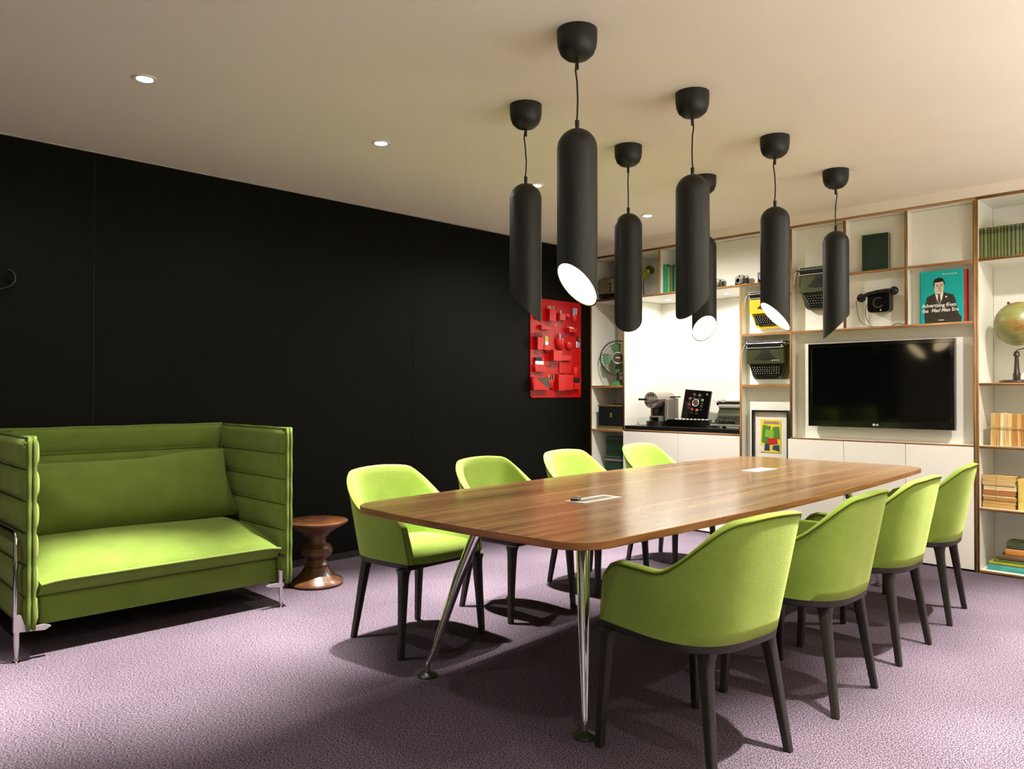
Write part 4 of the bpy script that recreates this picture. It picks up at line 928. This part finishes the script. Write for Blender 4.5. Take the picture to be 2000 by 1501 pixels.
# ---------------------------------------------------------------- typewriters hung flat on the back panels
def wall_typewriter(label, yc, z0, w, h, paint, x=0.0795, case=None, lever=True, roll='dark'):
    """hung with its keyboard down and its top facing the room; local -y is the machine's 'up'"""
    t = thing('typewriter', label, 'typewriter', (x, yc, z0), WALLROT)
    hw = w/2
    if case:
        b = B(); b.prism(rrect(-hw+0.02, hw+0.028, 0.0, h-0.005, 0.03, 4), -0.022, -0.0005, 'y'); b.box(hw+0.026, hw+0.034, -0.02, -0.006, 0.05, 0.08); b.box(hw+0.026, hw+0.034, -0.02, -0.006, h-0.09, h-0.06)
        part('carrying_case', b, case, t)
    y0 = -0.022 if case else -0.0005
    ky = 0.44*h                                     # body above, keyboard deck below
    body = [(-hw, ky-0.01), (-hw+0.004, ky-0.022), (-hw+0.03, 0.03), (-hw+0.05, 0.008), (-hw+0.07, 0.0), (hw-0.07, 0.0), (hw-0.05, 0.008), (hw-0.03, 0.03), (hw-0.004, ky-0.022), (hw, ky-0.01), (hw, h*0.80), (-hw, h*0.80)]
    b = B(); b.prism(body, -0.050, y0, 'y'); b.bevel_sharp(0.004)
    b.prism([(-hw+0.001, ky-0.012), (hw-0.001, ky-0.012), (hw-0.001, h*0.79), (-hw+0.001, h*0.79)], -0.088, -0.046, 'y'); part('body', b, paint, t)
    # dark type basket: fan-shaped opening
    b = B(); c = [(-0.030, h*0.785), (0.030, h*0.785), (0.040, h*0.70), (0.066, h*0.60), (0.095, h*0.535)]+[(0.095-0.19*i/8, h*0.535-0.012*math.sin(PI*i/8)) for i in range(1, 8)]+[(-0.095, h*0.535), (-0.066, h*0.60), (-0.040, h*0.70)]
    b.prism([(x_*w/0.32, z_) for x_, z_ in c], -0.0905, -0.086, 'y'); part('type_basket', b, M['ribbon'], t)
    b = B()
    for i in range(7):
        f = 0.2+0.8*i/6; b.tube([(-0.088*f*w/0.32, -0.0915, h*(0.77-0.225*f)), (0, -0.0925, h*(0.77-0.225*f)-0.012*f), (0.088*f*w/0.32, -0.0915, h*(0.77-0.225*f))], 0.0016, 4)
    part('type_bars', b, M['bars'], t, kind='stuff')
    # carriage
    cw = hw*0.98
    b = B(); b.box(-cw, cw, -0.085, -0.045, h*0.80, h*0.985, bev=0.004); part('carriage', b, M['ribbon'] if roll == 'dark' else paint, t)
    b = B(); b.cylx(0.020, -cw-0.006, cw+0.006, -0.088, h*0.905, 20); part('platen_roller', b, M['black'], t)
    b = B(); b.cylx(0.0025, -cw+0.01, cw-0.01, -0.110, h*0.925, 8); b.box(-cw+0.004, cw-0.004, -0.098, -0.092, h*0.802, h*0.822, bev=0.001, seg=1); b.box(-cw, -cw+0.008, -0.106, -0.05, h*0.81, h*0.985); b.box(cw-0.008, cw, -0.106, -0.05, h*0.81, h*0.985)
    part('paper_bail', b, M['silver'], t)
    for s in (-1, 1):
        b = B(); b.cylx(0.016, s*(cw+0.006), s*(cw+0.022), -0.088, h*0.895, 16); part('platen_knob', b, M['black'], t)
    if lever:
        b = B(); b.tube([(-cw-0.004, -0.10, h*0.90), (-cw-0.018, -0.115, h*0.86), (-cw-0.026, -0.12, h*0.74), (-cw-0.031, -0.118, h*0.60)], 0.004, 8, radii=[0.004, 0.0045, 0.004, 0.003]); part('return_lever', b, M['silver'], t)
    # keyboard
    b = B(); b.prism([(-hw+0.020, ky-0.030), (hw-0.020, ky-0.030), (hw-0.040, 0.028), (-hw+0.040, 0.028)], -0.0525, -0.049, 'y'); part('keyboard_well', b, M['ribbon'], t)
    b = B()
    for r in range(4):
        zz = ky-0.042-r*(ky-0.085)/3.4; half = (hw-0.034-0.006*r)
        nk = 12 if r < 2 else 11
        for i in range(nk):
            xx = -half+2*half*(i+0.5)/nk+0.003*r
            b.mi = 0; b.cyly(0.0068, -0.0525, -0.066-0.004*(3-r), xx, zz, 10)
            b.mi = 1; b.cyly(0.0026, -0.066-0.004*(3-r), -0.0664-0.004*(3-r), xx, zz, 6)
    part('keys', b, [M['key'], M['key_top']], t, kind='stuff')
    b = B(); b.box(-hw*0.58, hw*0.58, -0.064, -0.0525, 0.020, 0.031, bev=0.003); part('space_bar', b, M['gloss'], t)
    b = B(); b.box(hw*0.35, hw*0.80, -0.0895, -0.0875, h*0.475, h*0.49); part('badge', b, M['silver'], t)
    return t
wall_typewriter('bright yellow typewriter hung in the narrow column left of the television', -1.866, 1.736, 0.318, 0.302, M['yellow'])
wall_typewriter('dark olive typewriter with its flat case hung below the yellow one', -1.843, 1.318, 0.318, 0.316, M['olive_dark'], case=M['olive'])
wall_typewriter('glossy olive typewriter hung in the tall cell above the television, partly behind a pendant', -2.292, 1.855, 0.320, 0.338, M['olive'], roll='olive')

# old typewriter standing on the worktop
OT = thing('desk_typewriter', 'old black and grey typewriter standing on the black worktop', 'typewriter', (0.10, -1.430, 0.8992), WALLROT); OT.scale = (1, 0.72, 1)
b = B()
for xx in (-0.125, 0.125):
    for yy in (0.03, 0.25): b.at((xx, yy, 0)).cyl(0.020, 0.0, 0.016, 16, 0.014)
part('rubber_feet', b, M['black'], OT)
b = B(); b.box(-0.165, 0.165, 0.0, 0.30, 0.016, 0.036, bev=0.008); part('base_frame', b, M['grey'], OT, 'grey base frame')
prof = [(0.012, 0.036), (0.012, 0.050), (0.10, 0.100), (0.125, 0.135), (0.135, 0.175), (0.29, 0.175), (0.29, 0.036)]
b = B(); b.loft([[(s*(0.158-0.035*min(1, (z-0.036)/0.14)), y, z) for y, z in prof] for s in (-1, 1)]); b.bevel_sharp(0.004); part('body', b, M['olive_dark'], OT)
b = B(); b.box(-0.13, 0.13, 0.118, 0.30, 0.172, 0.196, bev=0.010); part('top_cover', b, M['grey'], OT, 'grey top cover')
b = B()
for r in range(4):
    for i in range(11):
        xx = -0.115+0.023*i+0.004*r; yy = 0.022+0.022*r; zz = 0.062+0.0135*r
        b.mi = 0; b.at((xx, yy, zz)).cyl(0.0075, -0.012, 0.010, 10); b.mi = 1; b.cyl(0.0055, 0.010, 0.0104, 8)
part('keys', b, [M['key'], M['key_top']], OT, kind='stuff')
b = B(); b.box(-0.08, 0.08, 0.002, 0.014, 0.052, 0.062, bev=0.003); part('space_bar', b, M['gloss'], OT)
b = B(); b.cylx(0.020, -0.162, 0.162, 0.235, 0.216, 20); part('platen_roller', b, M['black'], OT)
b = B(); b.cylx(0.021, -0.186, -0.168, 0.235, 0.216, 18); part('platen_knob', b, M['black'], OT)
b = B(); b.cylx(0.021, 0.168, 0.170, 0.235, 0.216, 18); part('platen_knob', b, M['black'], OT)
b = B(); b.box(-0.160, 0.160, 0.205, 0.262, 0.196, 0.206); b.cylx(0.003, -0.14, 0.14, 0.212, 0.240, 8); b.box(-0.14, -0.10, 0.21, 0.22, 0.225, 0.246); b.tube([(-0.165, 0.215, 0.222), (-0.19, 0.20, 0.232), (-0.205, 0.19, 0.235)], 0.003, 6); part('carriage_rail', b, M['silver'], OT)
b = B(); b.loft([[(-0.095, 0.217, 0.232), (0.11, 0.217, 0.232), (0.11, 0.216, 0.232), (-0.095, 0.216, 0.232)], [(-0.095, 0.236, 0.262), (0.11, 0.236, 0.262), (0.11, 0.235, 0.262), (-0.095, 0.235, 0.262)], [(-0.095, 0.285, 0.315), (0.11, 0.285, 0.315), (0.11, 0.2844, 0.316), (-0.095, 0.2844, 0.316)]])
single('paper_sheet', b, M['lit_white'], 'blank white paper sheet rolled into the old typewriter on the worktop', 'paper', (0.10, -1.430, 0.8992), WALLROT).scale = (1, 0.72, 1)

# ---------------------------------------------------------------- telephone
PH = thing('rotary_telephone', 'black rotary wall telephone with its handset across the top', 'telephone', (0.0765, -2.730, 1.800), WALLROT)
b = B(); b.prism(rrect(-0.080, 0.076, 0.0, 0.152, 0.028, 6), -0.072, 0.0, 'y'); b.bevel_sharp(0.012, 3); part('body', b, M['gloss'], PH, ang=60)
b = B(); b.prism([(-0.055, 0.148), (0.055, 0.148), (0.075, 0.128), (-0.075, 0.128)], -0.085, -0.01, 'y'); part('cradle', b, M['gloss'], PH)
b = B(); b.cyly(0.050, -0.070, -0.082, 0.0, 0.070, 32, 0.046); b.mi = 1
for i in range(10):
    a = math.radians(70+27*i); b.cyly(0.0052, -0.082, -0.0832, 0.035*math.cos(a), 0.070+0.035*math.sin(a), 12)
b.mi = 0
for i in range(10):
    a = math.radians(70+27*i); b.cyly(0.0034, -0.0832, -0.0838, 0.035*math.cos(a), 0.070+0.035*math.sin(a), 10)
b.cyly(0.018, -0.082, -0.086, 0, 0.070, 20); part('dial', b, [M['gloss'], M['dial']], PH, 'rotary dial with pale number ring')
b = B(); b.cyly(0.005, -0.070, -0.074, 0.014, 0.014, 12); part('button', b, M['lit_white'], PH, 'small white button')
b = B(); b.tube([(-0.105, -0.095, 0.118), (-0.06, -0.105, 0.136), (0.0, -0.108, 0.146), (0.06, -0.105, 0.150), (0.105, -0.095, 0.147)], 0.012, 12, radii=[0.017, 0.0145, 0.0135, 0.0145, 0.017])
b.at((-0.118, -0.088, 0.112), (0, math.radians(8), 0)).ball((0, 0, 0), 0.033, 0.026, 0.033, 18, 12); b.at((0.112, -0.088, 0.146)).ball((0, 0, 0), 0.032, 0.026, 0.032, 18, 12)
part('handset', b, M['gloss'], PH, ang=60)
b = B(); b.tube([(-0.138, -0.088, 0.106), (-0.158, -0.080, 0.092), (-0.163, -0.06, 0.05), (-0.160, -0.04, -0.02), (-0.145, -0.03, -0.062), (-0.10, -0.03, -0.092), (-0.06, -0.03, -0.1018), (0.02, -0.025, -0.1020), (0.075, -0.02, -0.1015), (0.10, -0.018, -0.088), (0.125, -0.018, -0.086), (0.15, -0.02, -0.098), (0.185, -0.022, -0.096)], 0.0022, 6)
part('handset_cord', b, M['cord'], PH)
b = B(); b.tube([(-0.08, -0.02, 0.085), (-0.105, -0.015, 0.07), (-0.118, -0.012, 0.03), (-0.115, -0.012, -0.02), (-0.095, -0.015, -0.065), (-0.065, -0.02, -0.098), (-0.05, -0.024, -0.1018)], 0.0020, 6); part('line_cord', b, M['cord'], PH)

# ---------------------------------------------------------------- globe
GL = thing('globe', 'old yellow green globe on a turned dark wood stand in the tall bookcase', 'globe', (0.15, -3.565, 1.2762), WALLROT)
b = B(); b.lathe([(0.10, 0.0), (0.105, 0.006), (0.10, 0.014), (0.085, 0.018), (0.03, 0.022)], 32); part('stand_base', b, M['dark_wood'], GL)
b = B(); b.at((0.0, 0, 0)).lathe([(0.022, 0.02), (0.023, 0.06), (0.018, 0.068), (0.013, 0.15), (0.012, 0.175), (0.022, 0.182), (0.017, 0.196), (0.016, 0.206), (0.004, 0.214)], 20); part('stand_post', b, M['dark_wood'], GL)
b = B(); b.tube([(0.0, 0, 0.21), (0.004, 0, 0.221), (0.03, 0, 0.226), (0.055, 0, 0.235), (0.066, 0, 0.262)], 0.0028, 8); part('axle_arm', b, M['cord'], GL)
b = B(); b.at((0.015, 0, 0.394), (0, math.radians(-23), 0)).ball((0, 0, 0), 0.147, None, None, 40, 24); g = part('map_ball', b, M['globe'], GL, ang=60)
b = B(); b.at((0.015, 0, 0.394), (0, math.radians(-23), 0)).cyl(0.009, 0.145, 0.154, 14); b.ball((0, 0, 0.158), 0.008, None, None, 12, 8); part('pole_finial', b, M['black'], GL)

# ---------------------------------------------------------------- coffee machine and capsule case
CM = thing('coffee_machine', 'silver and black capsule coffee machine on the black worktop', 'coffee machine', (0.09, -0.655, 0.8992), WALLROT)
b = B(); n = 20; b.prism([(0.095*math.cos(PI+PI*i/n), 0.085+0.085*math.sin(PI+PI*i/n)) for i in range(n+1)]+[(0.095, 0.30), (-0.095, 0.30)], 0.0, 0.042); b.bevel_sharp(0.003); part('base_tray', b, M['black'], CM)
b = B(); b.box(-0.055, 0.075, 0.115, 0.29, 0.042, 0.20, bev=0.008); part('column', b, M['black'], CM)
b = B(); b.box(-0.075, -0.054, 0.10, 0.28, 0.042, 0.23, bev=0.005); part('side_panel', b, M['machine'], CM)
b = B(); b.box(-0.050, 0.062, 0.045, 0.115, 0.078, 0.090, bev=0.002); b.box(0.052, 0.062, 0.045, 0.115, 0.042, 0.080); b.box(-0.050, -0.040, 0.045, 0.115, 0.042, 0.080); part('cup_stand', b, M['machine'], CM)
b = B(); b.cyly(0.076, 0.0, 0.025, 0.0, 0.240, 36); b.mi = 1; b.cyly(0.073, 0.025, 0.30, 0.0, 0.240, 36); part('brew_head', b, [M['machine'], M['machine']], CM)
b = B()
for a in (60, 90, 120): b.cyly(0.009, 0.0, -0.002, 0.052*math.cos(math.radians(a)), 0.240+0.052*math.sin(math.radians(a)), 14)
b.cyly(0.009, 0.0, -0.002, 0.0, 0.186, 14); part('buttons', b, M['black'], CM)
b = B(); b.tube([(-0.115, -0.03, 0.246), (-0.02, -0.028, 0.246)], 0.010, 10); b.mi = 1; b.tube([(-0.02, -0.028, 0.246), (0.085, -0.01, 0.246), (0.088, 0.14, 0.250)], 0.006, 10); part('lever_handle', b, [M['black'], M['machine']], CM)
b = B(); b.cyl(0.016, 0.150, 0.180, 16); bmesh.ops.translate(b.bm, verts=b.bm.verts, vec=(0, 0.075, 0)); part('spout', b, M['black'], CM)
b = B(); b.box(0.080, 0.118, 0.10, 0.285, 0.042, 0.255, bev=0.010, seg=3); part('water_tank', b, M['machine'], CM, 'silver water tank')
b = B(); b.box(0.075, 0.13, 0.20, 0.30, 0.262, 0.275, bev=0.003); part('tank_handle', b, M['black'], CM)

CC = thing('capsule_case', 'open black display case with a ring of coloured capsules inside its lid', 'display case', (0.11, -1.000, 0.8992), WALLROT)
b = B(); b.prism([(-0.205, 0.03), (-0.08, 0.0), (0.10, 0.0), (0.205, 0.03), (0.205, 0.27), (-0.205, 0.27)], 0.0, 0.062); b.bevel_sharp(0.004); part('case_tray', b, M['gloss'], CC)
b = B(); b.box(-0.19, 0.19, 0.04, 0.25, 0.0622, 0.0640); b.mi = 1
for i in range(9): b.at((-0.16+0.04*i, 0.12, 0.064)).cyl(0.014, 0.0, 0.006, 14, 0.010)
part('tray_insert', b, [M['black'], M['silver']], CC)
LM = Matrix.Translation((-0.055, 0.245, 0.062)) @ Matrix.Rotation(math.radians(-10), 4, 'X') @ Matrix.Rotation(math.radians(4), 4, 'Y')
b = B(); b.M = LM; b.box(-0.14, 0.14, 0.0, 0.022, 0.0, 0.275, bev=0.003); lidp = part('case_lid', b, M['gloss'], CC)
capc = [(60, 56, 50), (80, 78, 66), (92, 130, 82), (46, 50, 46), (150, 100, 76), (140, 36, 50), (146, 36, 44), (92, 86, 100)]
for i, c in enumerate(capc):
    a = math.radians(110-45*i); b = B(); b.M = LM; cx_, cz_ = -0.005+0.072*math.cos(a), 0.155+0.076*math.sin(a)
    b.ball((cx_, -0.001, cz_), 0.0165, 0.007, 0.0165, 14, 8); b.mi = 1; b.box(cx_-0.014, cx_+0.014, -0.0008, 0.0, cz_-0.030, cz_-0.027)
    part('capsule', b, [mat('capsule_foil', c, 0.3, metal=0.5), M['grey']], lidp)
b = B(); b.M = LM; b.tube([(-0.005+0.033*math.cos(2*PI*i/28), -0.002, 0.155+0.033*math.sin(2*PI*i/28)) for i in range(28)], 0.003, 6, True); b.mi = 1; b.cyly(0.031, 0.0, -0.002, -0.005, 0.155, 28); part('centre_ring', b, [M['silver'], mat('dark_cup_print', (66, 50, 46), 0.4)], lidp)
b = B(); b.M = LM; b.box(0.095, 0.112, -0.001, 0.0, 0.232, 0.250); part('emblem', b, M['brass'], lidp, 'small gold emblem')

# ---------------------------------------------------------------- framed comic page (plain abstract stand-in)
FR = thing('framed_picture', 'black framed picture with a yellow print in the narrow cell left of the television', 'picture', (0.078, -1.858, 0.560), WALLROT)
FW, FH = 0.318, 0.505
b = B()
for q in ((-FW/2, FW/2, 0, 0.014), (-FW/2, FW/2, FH-0.014, FH), (-FW/2, -FW/2+0.014, 0.014, FH-0.014), (FW/2-0.014, FW/2, 0.014, FH-0.014)): b.box(q[0], q[1], -0.042, 0.0, q[2], q[3], bev=0.0015, seg=1)
part('frame', b, M['black'], FR)
b = B(); b.box(-FW/2+0.014, FW/2-0.014, -0.016, 0.0, 0.014, FH-0.014); part('mount', b, M['mat_board'], FR, 'off-white mount')
b = B(); y_ = -0.020
x0, x1, z0, z1 = -0.088, 0.086, 0.160, 0.428
def cp(pts, k, mi): b.mi = mi; b.poly([(x0+(x1-x0)*x, y_-0.0004*k, z0+(z1-z0)*z) for x, z in pts])
b.box(x0, x1, y_, -0.016, z0, z1)
cp([(0.04, 0.30), (0.40, 0.24), (0.52, 0.80), (0.10, 0.84)], 1, 1); cp([(0.50, 0.46), (0.97, 0.40), (0.93, 0.80), (0.60, 0.78)], 1, 1)
cp([(0.20, 0.48), (0.62, 0.44), (0.66, 0.66), (0.26, 0.70)], 2, 5); cp([(0.30, 0.22), (0.86, 0.26), (0.80, 0.46), (0.34, 0.42)], 3, 2)
cp([(0.18, 0.06), (0.46, 0.05), (0.44, 0.24), (0.22, 0.28)], 4, 3); cp([(0.58, 0.10), (0.95, 0.04), (0.92, 0.24), (0.62, 0.22)], 4, 3)
cp([(0.0, 0.02), (0.15, 0.02), (0.15, 0.19), (0.0, 0.19)], 5, 4); cp([(0.14, 0.87), (0.94, 0.87), (0.90, 0.95), (0.18, 0.95)], 3, 6)
part('cover_print', b, [mat('print_yellow', (224, 196, 40), 0.5), mat('print_green', (70, 128, 44), 0.5), mat('print_red', (176, 42, 30), 0.5), mat('print_blue', (26, 66, 104), 0.5), M['mat_board'], mat('print_lime', (130, 172, 50), 0.5), mat('print_mauve', (150, 120, 134), 0.5)], FR, 'abstract yellow, green, red and blue print')
# ---------------------------------------------------------------- red wall organiser
OR = thing('wall_organiser', 'glossy red plastic wall organiser panel with moulded pockets on the black wall', 'organiser', (-0.506, 0.0, 1.162))
ox = lambda x: x+0.506
oz = lambda z: z-1.162
b = B(); b.prism(rrect(-0.353, 0.353, 0.0, 0.909, 0.025, 5), -0.012, -0.0005, 'y'); b.bevel_sharp(0.003); part('back_board', b, M['red'], OR, ang=60)
FY = -0.012
def pocket(x0, x1, z0, z1, d, taper=0.0, wall=0.004, lab=None, name='box_pocket'):
    """open-topped box: measured front face, shifted because the face stands d off the board"""
    x0, x1, z0, z1 = ox(x0-d), ox(x1-d), oz(z0), oz(z1); yf = FY-d; b = B()
    b.box(x0, x1, yf, yf+wall, z0, z1); b.box(x0, x0+wall, yf+wall, FY, z0, z1+0.006); b.box(x1-wall, x1, yf+wall, FY, z0, z1+0.006); b.box(x0+wall, x1-wall, yf+wall, FY, z0, z0+wall)
    part(name, b, M['red2'], OR, lab); return ((x0+x1)/2-0.506, (yf+FY)/2, z0+wall+1.162, z1+1.162)
def dome(x, z, rx, rz, open_=True, name='round_pocket', ry=None):
    ry = ry or rx; X, Z = ox(x-ry*0.8), oz(z); b = B(); n = 24
    if open_:
        prof = [(0.02, -1.0), (0.5, -0.86), (0.8, -0.6), (0.96, -0.25), (1.0, 0.1), (0.98, 0.42), (0.92, 0.62)]
        ring = lambda r, q: [(X+rx*r*math.cos(PI+PI*i/n), FY+ry*r*math.sin(PI+PI*i/n), Z+rz*q) for i in range(n+1)]
        b.loft([ring(r, q) for r, q in prof]+[ring(r-0.08, q) for r, q in prof[:0:-1]]+[ring(0.02, -0.9)], closed=False, cap0=False, cap1=False)
    else: b.ball((X, FY, Z), rx, ry, rz, 20, 12)
    part(name, b, M['red2'], OR, ang=60); return (X-0.506, FY-ry*0.45, Z-rz*0.75+1.162, Z+rz*0.62+1.162)
P1 = pocket(-0.605, -0.521, 1.868, 1.975, 0.058)
P2 = pocket(-0.466, -0.385, 1.886, 1.945, 0.048)
dome(-0.333, 1.937, 0.034, 0.034, False, 'round_dome')
P3 = dome(-0.239, 1.925, 0.036, 0.050)
dome(-0.735, 1.93, 0.055, 0.060, True)
P4 = pocket(-0.712, -0.600, 1.786, 1.820, 0.040, name='small_tray')
P5 = pocket(-0.330, -0.225, 1.782, 1.815, 0.050, name='small_tray')
P6 = pocket(-0.765, -0.688, 1.599, 1.708, 0.058)
pocket(-0.675, -0.600, 1.600, 1.645, 0.045, name='small_tray')
P7 = dome(-0.431, 1.672, 0.054, 0.072)
dome(-0.313, 1.655, 0.042, 0.046)
P8 = pocket(-0.551, -0.436, 1.503, 1.598, 0.068)
P9 = pocket(-0.430, -0.295, 1.510, 1.560, 0.042, name='small_tray')
P10 = pocket(-0.793, -0.659, 1.398, 1.458, 0.034)
dome(-0.224, 1.405, 0.034, 0.075)
pocket(-0.816, -0.610, 1.232, 1.344, 0.050, name='wide_pocket')
b = B(); X0, X1 = ox(-0.816-0.05), ox(-0.610-0.05); b.poly([(X0+0.03, FY-0.0506, oz(1.342)), (X1, FY-0.0506, oz(1.342)), (X1, FY-0.0506, oz(1.24))]); b.poly([(X0+0.03, FY-0.0512, oz(1.342)), (X1, FY-0.0512, oz(1.24)), (X1, FY-0.0512, oz(1.342))]); part('felt_corner', b, cover_mat((58, 56, 44)), OR, 'dark triangular felt corner')
P11 = dome(-0.571, 1.29, 0.034, 0.056)
pocket(-0.481, -0.388, 1.226, 1.376, 0.055, name='wide_pocket'); pocket(-0.386, -0.271, 1.232, 1.376, 0.045, name='wide_pocket')
b = B(); b.box(ox(-0.478), ox(-0.300), FY-0.010, FY, oz(1.390), oz(1.500), bev=0.003); part('flap_panel', b, M['red2'], OR)
P12 = pocket(-0.258, -0.178, 1.242, 1.300, 0.040)
b = B(); b.box(ox(-0.258-0.035), ox(-0.178-0.035), FY-0.036, FY, oz(1.300), oz(1.345)); part('pocket_mouth', b, M['black'], OR, 'black block for the dark pocket opening')  # solid black block stands in for the shaded opening of the pocket
for hx, hz in ((-0.648, 1.965), (-0.548, 1.826), (-0.662, 1.585), (-0.625, 1.583), (-0.648, 1.455), (-0.618, 1.453), (-0.590, 1.452), (-0.475, 1.952), (-0.372, 1.958)):
    b = B(); b.tube([(ox(hx), FY, oz(hz)), (ox(hx), FY-0.018, oz(hz)-0.004), (ox(hx), FY-0.022, oz(hz)+0.008)], 0.0030, 8); b.ball((ox(hx), FY-0.022, oz(hz)+0.009), 0.0055, None, None, 10, 6); part('hook', b, M['chrome'], OR, 'chrome hook')
for sx in (-0.335, 0.335):
    for sz in (0.02, 0.889):
        b = B(); b.cyly(0.006, FY, FY-0.002, sx, sz, 12); part('screw', b, M['black'], OR)
pens = {}
def pen(label, P, dx, dy, h, rgb, lean=0.0, r=0.0045, cat='pen', name='pen'):
    x, y, z, zt = P; k = rgb
    if k not in pens: pens[k] = mat('pen_barrel', rgb, 0.35)
    b = B(); b.lathe([(r*0.35, 0.0), (r, 0.010), (r, h*0.86), (r*0.9, h*0.87), (r*0.9, h), (r*0.4, h+0.002)], 10)
    single(name, b, pens[k], label, cat, (x+dx, y+dy, z+0.002), group='pens and markers in the organiser', rot=(0, lean, 0))
pen('yellow pen leaning in the top tall pocket of the organiser', P1, -0.024, 0.0, 0.130, (214, 176, 60), -0.08)
for i, (c, n_) in enumerate([((196, 190, 60), 'lime'), ((40, 110, 180), 'blue'), ((30, 60, 130), 'navy'), ((120, 50, 40), 'maroon'), ((210, 140, 40), 'orange')]):
    pen(f'{n_} pen in the top tall pocket of the organiser', P1, -0.006+0.011*i, -0.004*(i % 2), 0.136-0.004*(i % 2), c, 0.02*(i-2))
for i, (c, n_) in enumerate([((60, 60, 60), 'grey'), ((200, 196, 190), 'silver'), ((70, 40, 30), 'brown')]):
    pen(f'{n_} pen in the upper square pocket of the organiser', P2, -0.02+0.02*i, 0.0, 0.085, c, 0.25*(i-1), 0.004)
for i, (c, n_) in enumerate([((120, 130, 170), 'lavender'), ((150, 160, 190), 'pale blue'), ((130, 170, 180), 'pale teal'), ((90, 100, 150), 'violet'), ((180, 180, 150), 'cream')]):
    pen(f'{n_} pencil in the upper right cup of the organiser', P3, -0.016+0.008*i, 0.002*(i % 2), 0.125, c, 0.05*(i-2)+0.04, 0.0045, 'pencil', 'pencil')
for i in range(4): pen(['left of', 'inner left of', 'inner right of', 'right of'][i]+' the four black markers in the left box pocket of the organiser', P6, -0.026+0.017*i, 0.0, 0.148, (18, 18, 16), -0.10+0.07*i, 0.0065, 'marker', 'marker')
for i, (c, n_) in enumerate([((60, 40, 30), 'dark'), ((230, 190, 190), 'pink'), ((70, 60, 150), 'violet'), ((40, 50, 140), 'blue')]):
    pen(f'{n_} pen standing in the egg-shaped pocket of the organiser', P7, -0.026+0.017*i, 0.0, 0.140, c, 0.05*(i-1.5), 0.005)
for i, (c, n_) in enumerate([((24, 40, 46), 'black capped'), ((16, 70, 90), 'teal capped'), ((30, 40, 110), 'blue capped'), ((60, 30, 60), 'plum capped'), ((200, 70, 30), 'orange capped')]):
    x = P10[0]-0.046+0.023*i; b = B(); r = 0.0095
    b.lathe([(r, 0.0), (r, 0.060)], 14); b.mi = 1; b.lathe([(r+0.0003, 0.060), (r+0.0003, 0.092)], 14); b.mi = 2; b.lathe([(r, 0.092), (r, 0.125), (r*0.7, 0.127)], 14)
    single('marker', b, [M['red'], M['lit_white'], mat('marker_cap', c, 0.4)], f'{n_} marker in the row pocket low on the red organiser', 'marker', (x, P10[1], P10[2]+0.001), group='pens and markers in the organiser')
for i, (c, n_) in enumerate([((216, 170, 50), 'yellow'), ((90, 110, 90), 'grey green'), ((110, 130, 120), 'sage')]):
    pen(f'{n_} pencil in the low round cup of the organiser', P11, -0.018+0.016*i, 0.0, 0.125, c, -0.12+0.16*i, 0.005, 'pencil', 'pencil')
b = B(); b.prism([(0, 0), (0.075, 0.012), (0.075, 0.026), (0, 0.045)], -0.02, 0.02, 'y'); single('doorstop_wedge', b, mat('pale_green_wedge', (206, 214, 172), 0.6), 'pale green wedge lying in the small right tray of the organiser', 'wedge', (P5[0]-0.035, P5[1], P5[2]+0.001))
b = B(); b.box(-0.05, 0.05, -0.008, 0.008, 0.0, 0.052, bev=0.003); b.mi = 1; b.box(0.012, 0.046, -0.0086, -0.008, 0.03, 0.048); single('calculator', b, [M['black'], M['silver']], 'black calculator sticking out of the middle right tray of the organiser', 'calculator', (P9[0], P9[1], P9[2]+0.001), rot=(0.1, 0.05, 0))
b = B(); b.ball((0, 0, 0.028), 0.034, 0.022, 0.028, 16, 10); single('tape_dispenser', b, M['black'], 'rounded black tool lying in the central box pocket of the organiser', 'tool', (P8[0], P8[1], P8[3]-0.052), rot=(0, 0.1, 0))
b = B(); b.box(-0.020, 0.020, -0.0012, 0.0012, 0.028, 0.080); b.mi = 1; b.box(-0.018, 0.022, -0.0012, 0.0012, 0.0, 0.028); single('price_tag', b, [mat('lime_tag', (150, 162, 44), 0.6), M['lit_white']], 'lime and white card tag beside the black markers in the organiser', 'card', (-0.690, -0.055, 1.645), rot=(-0.05, 0.08, 0))
b = B(); b.box(-0.026, 0.026, -0.0012, 0.0012, 0.0, 0.058); b.mi = 1; b.box(-0.012, 0.010, -0.0018, -0.0012, 0.012, 0.045); single('photo_card', b, [mat('pink_card', (206, 190, 204), 0.6), M['grey']], 'pale pink card under a dark clip at the right edge of the organiser', 'card', (-0.210, -0.020, 1.640))
b = B(); b.box(-0.012, 0.012, -0.006, 0.006, 0.0, 0.062, bev=0.002); single('bulldog_clip', b, cover_mat((70, 66, 50), 0.4), 'dark clip holding the pink card on the red organiser', 'clip', (-0.206, -0.0275, 1.690))
letters_to_mesh()
